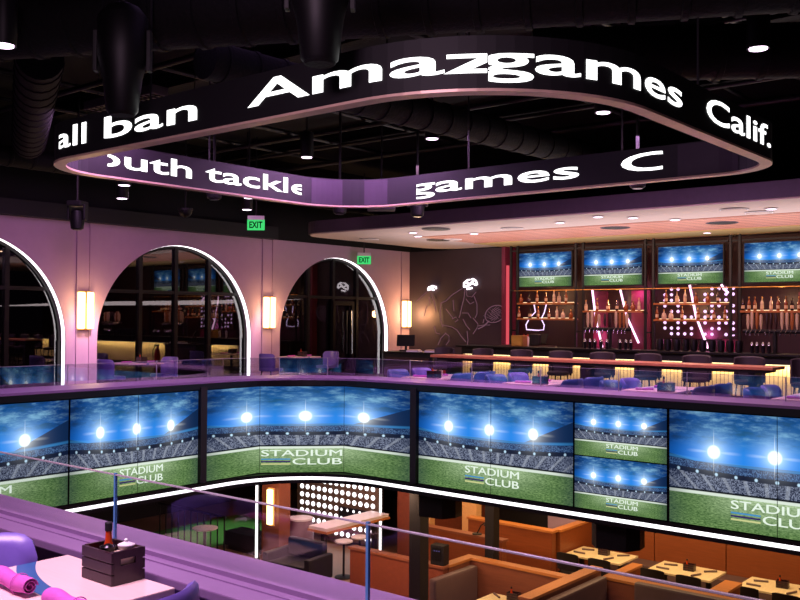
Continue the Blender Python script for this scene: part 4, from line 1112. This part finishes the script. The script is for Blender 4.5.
for l in ([(464, 287), (464, 283), (468, 280), (473, 279), (476, 281), (477, 285)], [(464, 287), (468, 286), (472, 283), (476, 285)], [(466, 283), (470, 284), (473, 281)], [(467, 289), (472, 288)]): wall_line('neon_cap', l, .03, M['neon_cap'], mu)
mu2 = thing('neon_player_mural', 'smaller fine line figure with glowing cap near the corner sconce', 'mural')
for l in ([(427, 292), (421, 297), (416, 302)], [(431, 294), (434, 301), (436, 312)], [(429, 297), (430, 305)], [(434, 326), (436, 333), (440, 334)], [(427, 305), (424, 316)]): wall_line('drawn_line', l, .012, M['neon_line'], mu2)
for l in ([(428, 290), (429, 287), (432, 286), (436, 287), (436, 289)], [(428, 290), (431, 289), (434, 290)], [(430, 288), (433, 288)]): wall_line('neon_cap', l, .03, M['neon_cap'], mu2)

# ================================================================== LOWER LEVEL
def low_wall(name_i, x0, x1, y0, y1, h, mat, capmat, label):
    a = thing('booth_partition', label, 'partition', ((x0+x1)/2, (y0+y1)/2, LZ)); w, d = (x1-x0)/2, (y1-y0)/2
    MB().lo(-w, w, -d, d, 0, h-.05).build('panel', M[mat], a); MB().lo(-w-.03, w+.03, -d-.03, d+.03, h-.05, h, .005).build('cap', M[capmat], a); return a
low_wall(0, -12.40, -10.12, 13.50, 13.64, 1.2, 'rust', 'brown_wood', 'rust coloured low partition left of the booths, behind the near glass')
low_wall(1, -10.26, -10.12, 13.68, 14.34, 1.2, 'brown_wood', 'oak_cap', 'short brown partition at the left side of the nearest booth')
low_wall(2, -10.26, -8.16, 14.38, 14.52, 1.2, 'brown_wood', 'oak_cap', 'brown booth back partition with oak cap behind the nearest booth table')
low_wall(3, -8.10, -7.92, 12.9, 15.34, 1.2, 'brown_wood', 'oak_cap', 'brown partition dividing the nearest booth from the right booth')
low_wall(4, -7.88, 1.5, 15.38, 15.60, 1.04, 'brown_wood', 'oak_cap', 'long oak-capped partition in front of the lit dining tables, lower right')
low_wall(5, -7.84, -7.70, 15.68, 16.5, 1.06, 'orange_wood', 'oak_cap', 'short oak divider between the first and second lit dining tables')
low_wall(6, -6.06, -5.82, 15.68, 16.5, 1.06, 'orange_wood', 'oak_cap', 'short oak divider between the second and third lit dining tables')
low_wall(7, -12.1, -9.95, 17.08, 17.24, 1.25, 'orange_wood', 'oak_cap', 'bright orange oak partition behind the second black column')
low_wall(8, -10.02, -9.88, 17.30, 19.2, 1.25, 'orange_wood', 'oak_cap', 'orange oak partition end wall left of the first lit dining table')
low_wall(9, -12.4, -10.3, 15.72, 15.88, 1.25, 'orange_wood', 'brown_wood', 'dark orange partition left of the second black column')
def cushion(label, x0, x1, y0, y1, along):
    a = thing('booth_bench', label, 'bench', ((x0+x1)/2, (y0+y1)/2, LZ)); w, d = (x1-x0)/2, (y1-y0)/2
    if along == 'y':
        MB().lo(-w, w, -d, d, .12, .46, .03).build('seat', M['leather'], a); MB().lo(-w, -w+.16, -d, d, .462, 1.1, .04).build('backrest', M['leather'], a)
    else:
        MB().lo(-w, w, -d, d, .12, .46, .03).build('seat', M['leather'], a); MB().lo(-w, w, d-.16, d, .462, 1.1, .04).build('backrest', M['leather'], a)
    MB().lo(-w+.05, w-.05, -d+.05, d-.05, 0, .118).build('plinth', M['black'], a)
cushion('grey brown leather bench at the left side of the nearest booth', -10.06, -9.5, 13.0, 14.3, 'y')
cushion('leather bench against the divider in the right booth, bottom', -7.88, -7.3, 13.0, 15.2, 'y')
cushion('long leather bench under the oak-capped partition, bottom right', -7.2, 0, 14.7, 15.32, 'x')
def dining_table():
    a = thing('dining_table', '', 'table'); MB().box((0, 0, .73), (1.28, .85, .04), None, .005).build('tabletop', M['tableoak'], a)
    for sx in (-1, 1): MB().box((sx*.45, 0, .355), (.08, .08, .71)).build('leg', M['black'], a); MB().box((sx*.45, 0, .015), (.08, .6, .03)).build('foot', M['black'], a)
    return a
def cafe_chair():
    a = thing('dining_chair', '', 'chair'); MB().lo(-.22, .22, -.2, .22, .43, .47, .01).build('seat', M['black'], a)
    m = MB(); rows = []
    for i in range(9):
        t = -1+2*i/8; y = -.24+.05*t*t; zt = .88-.03*abs(t)**4
        rows.append([m.bm.verts.new(p) for p in ((.24*t, y-.02, .52), (.24*t, y-.05, zt), (.24*t, y-.015, zt), (.24*t, y+.015, .52))])
    for a0, b0 in zip(rows, rows[1:]):
        for k in range(4): m.bm.faces.new((a0[k], a0[(k+1) % 4], b0[(k+1) % 4], b0[k]))
    m.bm.faces.new(rows[0]); m.bm.faces.new(rows[-1][::-1]); m.build('backrest', M['black'], a, True)
    for sx in (-1, 1):
        for sy in (-1, 1): MB().tube([(sx*.19, sy*.18, .43), (sx*.22, sy*.21, 0)], .013, 8).build('leg', M['steel'], a)
        MB().tube([(sx*.17, -.18, .45), (sx*.19, -.235, .6)], .012, 8).build('back_support', M['steel'], a)
    return a
for i, x in enumerate((-9.18, -7.33, -5.55)):
    nm = ('first', 'second', 'third')[i]
    place('dining_table', dining_table, (x, 17.78, LZ), 0, '%s lit oak dining table along the orange bench wall, lower right' % nm, 'lit dining tables')
    for sx, sn in ((-.36, 'left'), (.36, 'right')):
        place('dchair', cafe_chair, (x+sx, 17.22, LZ), 0, 'black chair, %s one in front of the %s lit dining table' % (sn, nm), 'black dining chairs')
    place('crate_far', crate_far, (x+.05, 17.82, LZ+.75), .1, 'dark condiment crate on the %s lit dining table below' % nm, 'lower condiment crates')
    place('sauce', sauce_bottle, (x+.0, 17.82, LZ+.762), 0, 'sauce bottle in the crate on the %s lit dining table' % nm)
    for q, (dx, dy) in enumerate(((-.4, -.2), (-.38, .15), (.42, .18), (.3, -.25))):
        place('roll_low', lambda: (lambda a: (MB().tube([(-.13, 0, .02), (.13, 0, .02)], [.02, .018], 10).build('roll', M['leather'], a, True), a)[-1])(thing('cutlery_roll', '', 'napkin')), (x+dx, 17.78+dy, LZ+.75), .4*q, 'napkin roll, %s on the %s lit dining table' % (('front left', 'rear left', 'rear right', 'front right')[q], nm), 'lower napkin rolls')
bw = thing('banquette', 'long bench with tall orange panelled back behind the lit dining tables', 'bench', (-4.2, 18.9, LZ))
MB().lo(-5.5, 6, -.25, .25, .1, .45, .02).build('seat', M['leather'], bw)
for x0, x1 in ((-5.5, -4.43), (-4.41, -2.86), (-2.84, -1.25), (-1.23, .4), (.42, 6)): MB().lo(x0, x1, .27, .36, .1, 1.85).build('back_panel', M['orange_wood'], bw)
MB().lo(-5.45, 6, -.2, .36, 0, .1).build('plinth', M['black'], bw); MB().lo(-5.5, 6, .24, .5, 1.85, 1.9).build('cap', M['oak_cap'], bw)
place('dining_table', dining_table, (-8.75, 13.62, LZ), 0, 'nearest booth table, lit oak, at the bottom picture edge')
place('crate_far', crate_far, (-8.88, 13.93, LZ+.75), .1, 'dark condiment crate on the nearest booth table', 'lower condiment crates')
place('sauce', sauce_bottle, (-8.93, 13.93, LZ+.762), 0, 'sauce bottle in the crate on the nearest booth table')
place('roll_low', knife_fork, (-9.22, 13.9, LZ+.75), -.6, 'napkin roll on the nearest booth table', 'lower napkin rolls')
place('dining_table', dining_table, (-6.2, 13.9, LZ), 0, 'table in the right booth at the bottom picture edge')
# columns
for x, y, w, l in ((-9.98, 12.62, .24, 'black square column left, in front of the rust partition'), (xat(493, 15.0), 15.0, .2, 'black square column right, rising behind the nearest booth')):
    c = thing('support_column', l, 'column', (x, y, LZ)); MB().lo(-w/2, w/2, -w/2, w/2, 0, -1.07-LZ).build('shaft', M['black'], c); MB().lo(-w/2-.04, w/2+.04, -w/2-.04, w/2+.04, 0, .06).build('base_plate', M['steel'], c)
def hung_speaker(loc, label, rz):
    a = thing('hanging_speaker', label, 'speaker', loc, rz, 'hanging black speakers')
    m = MB(); m.prism([(-.36, -.05), (-.22, -.26), (.22, -.26), (.36, -.05), (.36, .18), (-.36, .18)], 0, .34); m.build('cabinet', M['black_gloss'], a)
    MB().box((0, -.262, .17), (.42, .008, .3)).build('grille', M['duct'], a); MB().box((0, .05, .40), (.1, .1, .12)).build('mount', M['steel'], a)
hung_speaker((xat(439, 12.5), 12.5, -1.52), 'black speaker hanging under the screens by the left black column', .15)
hung_speaker((xat(617, 12.5), 12.5, -1.52), 'black speaker hanging under the screens above the first lit dining table', .15)
# equipment on the rust partition
a = thing('equipment_box', 'black upright equipment box with small lights on the rust partition', 'equipment', (xat(441, 13.6), 13.6, LZ+1.2), .1)
MB().box((0, 0, .18), (.28, .2, .36), None, .01).build('case', M['black'], a); MB().box((0, -.103, .2), (.2, .006, .24)).build('front', M['black_gloss'], a)
for q in range(3): MB().box((-.05+.05*q, -.107, .26), (.025, .004, .02)).build('indicator', M['screen_ui'], a)
a = thing('desk_lamp', 'small black lamp leaning on the partition cap behind the equipment box', 'lamp', (xat(478, 15.8), 15.8, LZ+1.25)); MB().lathe([(.1, 0), (.1, .02)], 14).build('base', M['black'], a); MB().tube([(0, 0, .02), (.1, 0, .2), (.25, 0, .3)], .012, 8).build('arm', M['black'], a); MB().lathe([(.1, .22), (.04, .32)], 12, (.28, 0, 0)).build('shade', M['black'], a)
# back wall of the dining level with pale posts and a lit cream panel
struct(MB().lo(-13.5, RX, 20.3, 20.45, LZ, -.9).build('wall_lower_dining', M['dark_wall']))
for i, (x0, x1) in enumerate(((-12.5, -12.1), (-13.72, -13.44))): struct(MB().lo(x0, x1, 17.4, 17.6, LZ, -.9).build('trim_post_%d' % (i+1), M['pale_wood']))
struct(MB().lo(-11.9, -10.4, 20.22, 20.3, LZ, -.9).build('wall_lower_cream', M['plaster']))
struct(MB().lo(-10.3, RX, 20.2, 20.3, LZ, -.9).build('wall_lower_orange', M['orange_wood']))
spot('cream_wash', (-11.2, 19.0, -1.2), (-11.4, 20.2, -2.4), 60, (1, .72, .42), 80, 1)
# lounge on the left
bd = thing('bulb_wall', 'big lit board with rows of round white bulbs in the lounge below', 'light board', (-16.1, 17.0, LZ))
MB().lo(-1.4, 1.4, 0, .08, .15, 2.8).build('board', M['taupe'], bd); bulb0 = None
for j in range(7):
    for i in range(13):
        if bulb0 is None: bulb0 = MB().lathe([(.062, 0), (.06, .015), (.04, .03)], 10).build('bulb', M['bulb'], bd); o = bulb0
        else: o = bulb0.copy(); COL.objects.link(o)
        o.matrix_local = Matrix.Translation((-1.22+i*.204, 0, .30+j*.205)) @ Matrix.Rotation(PI/2, 4, 'X')
MB().lo(.12, 1.2, -.03, -.0, .72, .98).build('dark_sign', M['navy'], bd)
for (x, y), l in (((-16.49, 14.7), 'white vertical neon tube on a post left of the oak pier'), ((-14.55, 16.9), 'white vertical neon tube right of the bulb board')):
    a = thing('neon_tube_lamp', l, 'neon tube', (x, y, LZ)); MB().tube([(0, 0, .05), (0, 0, 2.7)], .028, 10).build('tube', M['neon_v'], a); MB().box((0, .05, 1.42), (.07, .03, 2.84)).build('backing', M['black'], a); MB().lathe([(.09, 0), (.09, .03)], 12).build('foot', M['black'], a)
struct(MB().lo(-16.2, -15.62, 14.6, 14.95, LZ, -.9).build('wall_oak_pier', M['brown_wood']))
a = thing('wall_sconce', 'warm glowing sconce on the oak pier of the lounge below', 'wall light', (xat(274, 14.6), 14.597, -2.55), -PI/2, 'wall sconces'); MB().box((.02, 0, 0), (.04, .2, .86)).build('back_plate', M['pale_wood'], a); MB().box((.07, 0, 0), (.08, .14, .8), None, .015).build('glass_tube', M['sconce'], a)
point('lounge_sconce', (xat(274, 14.3), 14.3, -2.5), 3, (1, .6, .25), .1)
a = thing('lounge_counter', 'long wood-edged stone counter with stools in the lounge below', 'counter', (-14.48, 15.75, LZ)); MB().box((0, 0, 1.03), (.56, 2.1, .07), None, .006).build('worktop', M['white'], a); MB().box((0, 0, .97), (.60, 2.14, .05)).build('wood_edge', M['oak_cap'], a)
for y in (-.85, .85): MB().box((0, y, .475), (.1, .1, .95)).build('leg', M['black'], a)
def round_stool():
    a = thing('round_stool', '', 'stool'); MB().lathe([(.17, .76), (.2, .775), (.2, .80), (.16, .815)], 20).build('seat', M['white'], a, True); MB().tube([(0, 0, .02), (0, 0, .765)], .025, 10).build('pole', M['black'], a); MB().lathe([(.2, 0), (.2, .015), (.04, .03)], 20).build('base', M['black'], a); return a
place('round_stool', round_stool, (-13.95, 14.98, LZ), 0, 'round white-seated stool, nearer one at the lounge counter'); place('round_stool', round_stool, (-13.95, 15.5, LZ), 0, 'round white-seated stool, farther one at the lounge counter')
a = thing('lounge_sofa', 'small dark navy lounge sofa in front of the stone counter below', 'sofa', (-14.5, 14.1, LZ), .1); MB().lo(-.5, .5, -.4, .4, .12, .45, .05).build('seat', M['navy'], a); MB().lo(-.5, .5, .25, .42, .452, .85, .06).build('backrest', M['navy'], a)
for sx in (-1, 1): MB().lo(sx*.51, sx*.66, -.4, .42, .1, .62, .04).build('armrest', M['navy'], a)
MB().lo(-.45, .45, -.35, .35, 0, .118).build('plinth', M['black'], a)
a = thing('mosaic_planter', 'round mosaic tiled planter stand right of the oak pier', 'planter', (-15.72, 15.4, LZ)); MB().lathe([(.24, 0), (.30, .3), (.30, .75), (.26, .95)], 24).build('body', M['mosaic'], a, True); MB().lathe([(.28, .95), (.28, .99)], 24).build('rim', M['white'], a)
a = thing('high_round_table', 'small round white high table in the dark lounge, lower left', 'table', (-16.26, 13.0, LZ)); MB().lathe([(.26, 1.05), (.28, 1.06), (.28, 1.08), (.26, 1.085)], 24).build('tabletop', M['white'], a); MB().tube([(0, 0, .02), (0, 0, 1.05)], .03, 10).build('pole', M['steel'], a); MB().lathe([(.22, 0), (.22, .02)], 20).build('base', M['black'], a)
tag(MB().lo(-20.6, -18.2, 14.6, 17.6, LZ, LZ+.02).build('turf_mat', M['turf']), 'bright green turf mat behind dark railing bars, lower left', 'turf')
spot('turf_light', (-19, 15.8, -1.1), (-19.2, 16, LZ), 130, (.85, 1, .8), 60, .6)
a = thing('bar_railing', 'dark railing of upright bars before the green turf, lower left', 'railing', (-18.4, 14.2, LZ)); MB().lo(-1.2, 1.4, -.02, .02, .98, 1.03).build('top_rail', M['black'], a)
for q in range(11): MB().tube([(-1.15+q*.25, 0, 0), (-1.15+q*.25, 0, .98)], .018, 8).build('bar', M['black'], a)
a = thing('lounge_bench', 'dark low bench left of the oak pier in the lounge below', 'bench', (-17.3, 15.2, LZ)); MB().lo(-.6, .6, -.3, .3, .1, .45, .03).build('seat', M['navy'], a); MB().lo(-.5, .5, -.25, .25, 0, .1).build('plinth', M['black'], a)

# ---------------- discs recessed in the soffit
def on_soffit(px, py, z=4.0):
    u = (px-400)/FPX; v_ = (300-py)/FPX; d = _f+_r*u+_u*v_; k_ = (z-CAMZ)/d.z; return (d.x*k_, d.y*k_)
SO = sorted([(413, 232), (418, 235.5), (474, 233), (633, 217), (675, 219), (771, 208), (707, 232), (560, 222), (598, 216)])
for k, (px, py) in enumerate(SO):
    x, y = on_soffit(px, py); a = thing('recessed_spot', '%s small lit recessed spot in the pale soffit over the bar' % ORD[k].replace('from left', 'from the left'), 'spotlight', (x, y, 3.985), 0, 'soffit spots')
    MB().lathe([(.12, -.012), (.13, .0)], 18).build('trim_ring', M['white'], a); MB().lathe([(.09, -.016), (.09, -.011)], 16).build('lens', M['can_light'], a)
for k, (px, py) in enumerate(sorted([(369, 239), (452, 239), (734, 209), (759, 212), (512, 228)])):
    x, y = on_soffit(px, py); a = thing('ceiling_speaker', '%s flush round pale speaker in the soffit over the bar' % ORD[k].replace('from left', 'from the left'), 'speaker', (x, y, 3.985), 0, 'soffit speakers')
    MB().lathe([(.27, -.012), (.28, .0)], 24).build('rim', M['white'], a); MB().lathe([(.25, -.016), (.25, -.011)], 24).build('grille', M['sofit'], a)
for k, (px, py) in enumerate(sorted([(436, 228.5), (439, 239.5), (615, 227), (722, 222)])):
    x, y = on_soffit(px, py); a = thing('round_vent', '%s dark round air vent in the soffit over the bar' % ORD[k].replace('from left', 'from the left'), 'vent', (x, y, 3.985), 0, 'soffit vents')
    MB().lathe([(.34, -.012), (.36, .0)], 24).build('rim', M['sofit_face'], a); MB().lathe([(.30, -.016), (.30, -.011)], 24).build('louvre', M['black'], a)
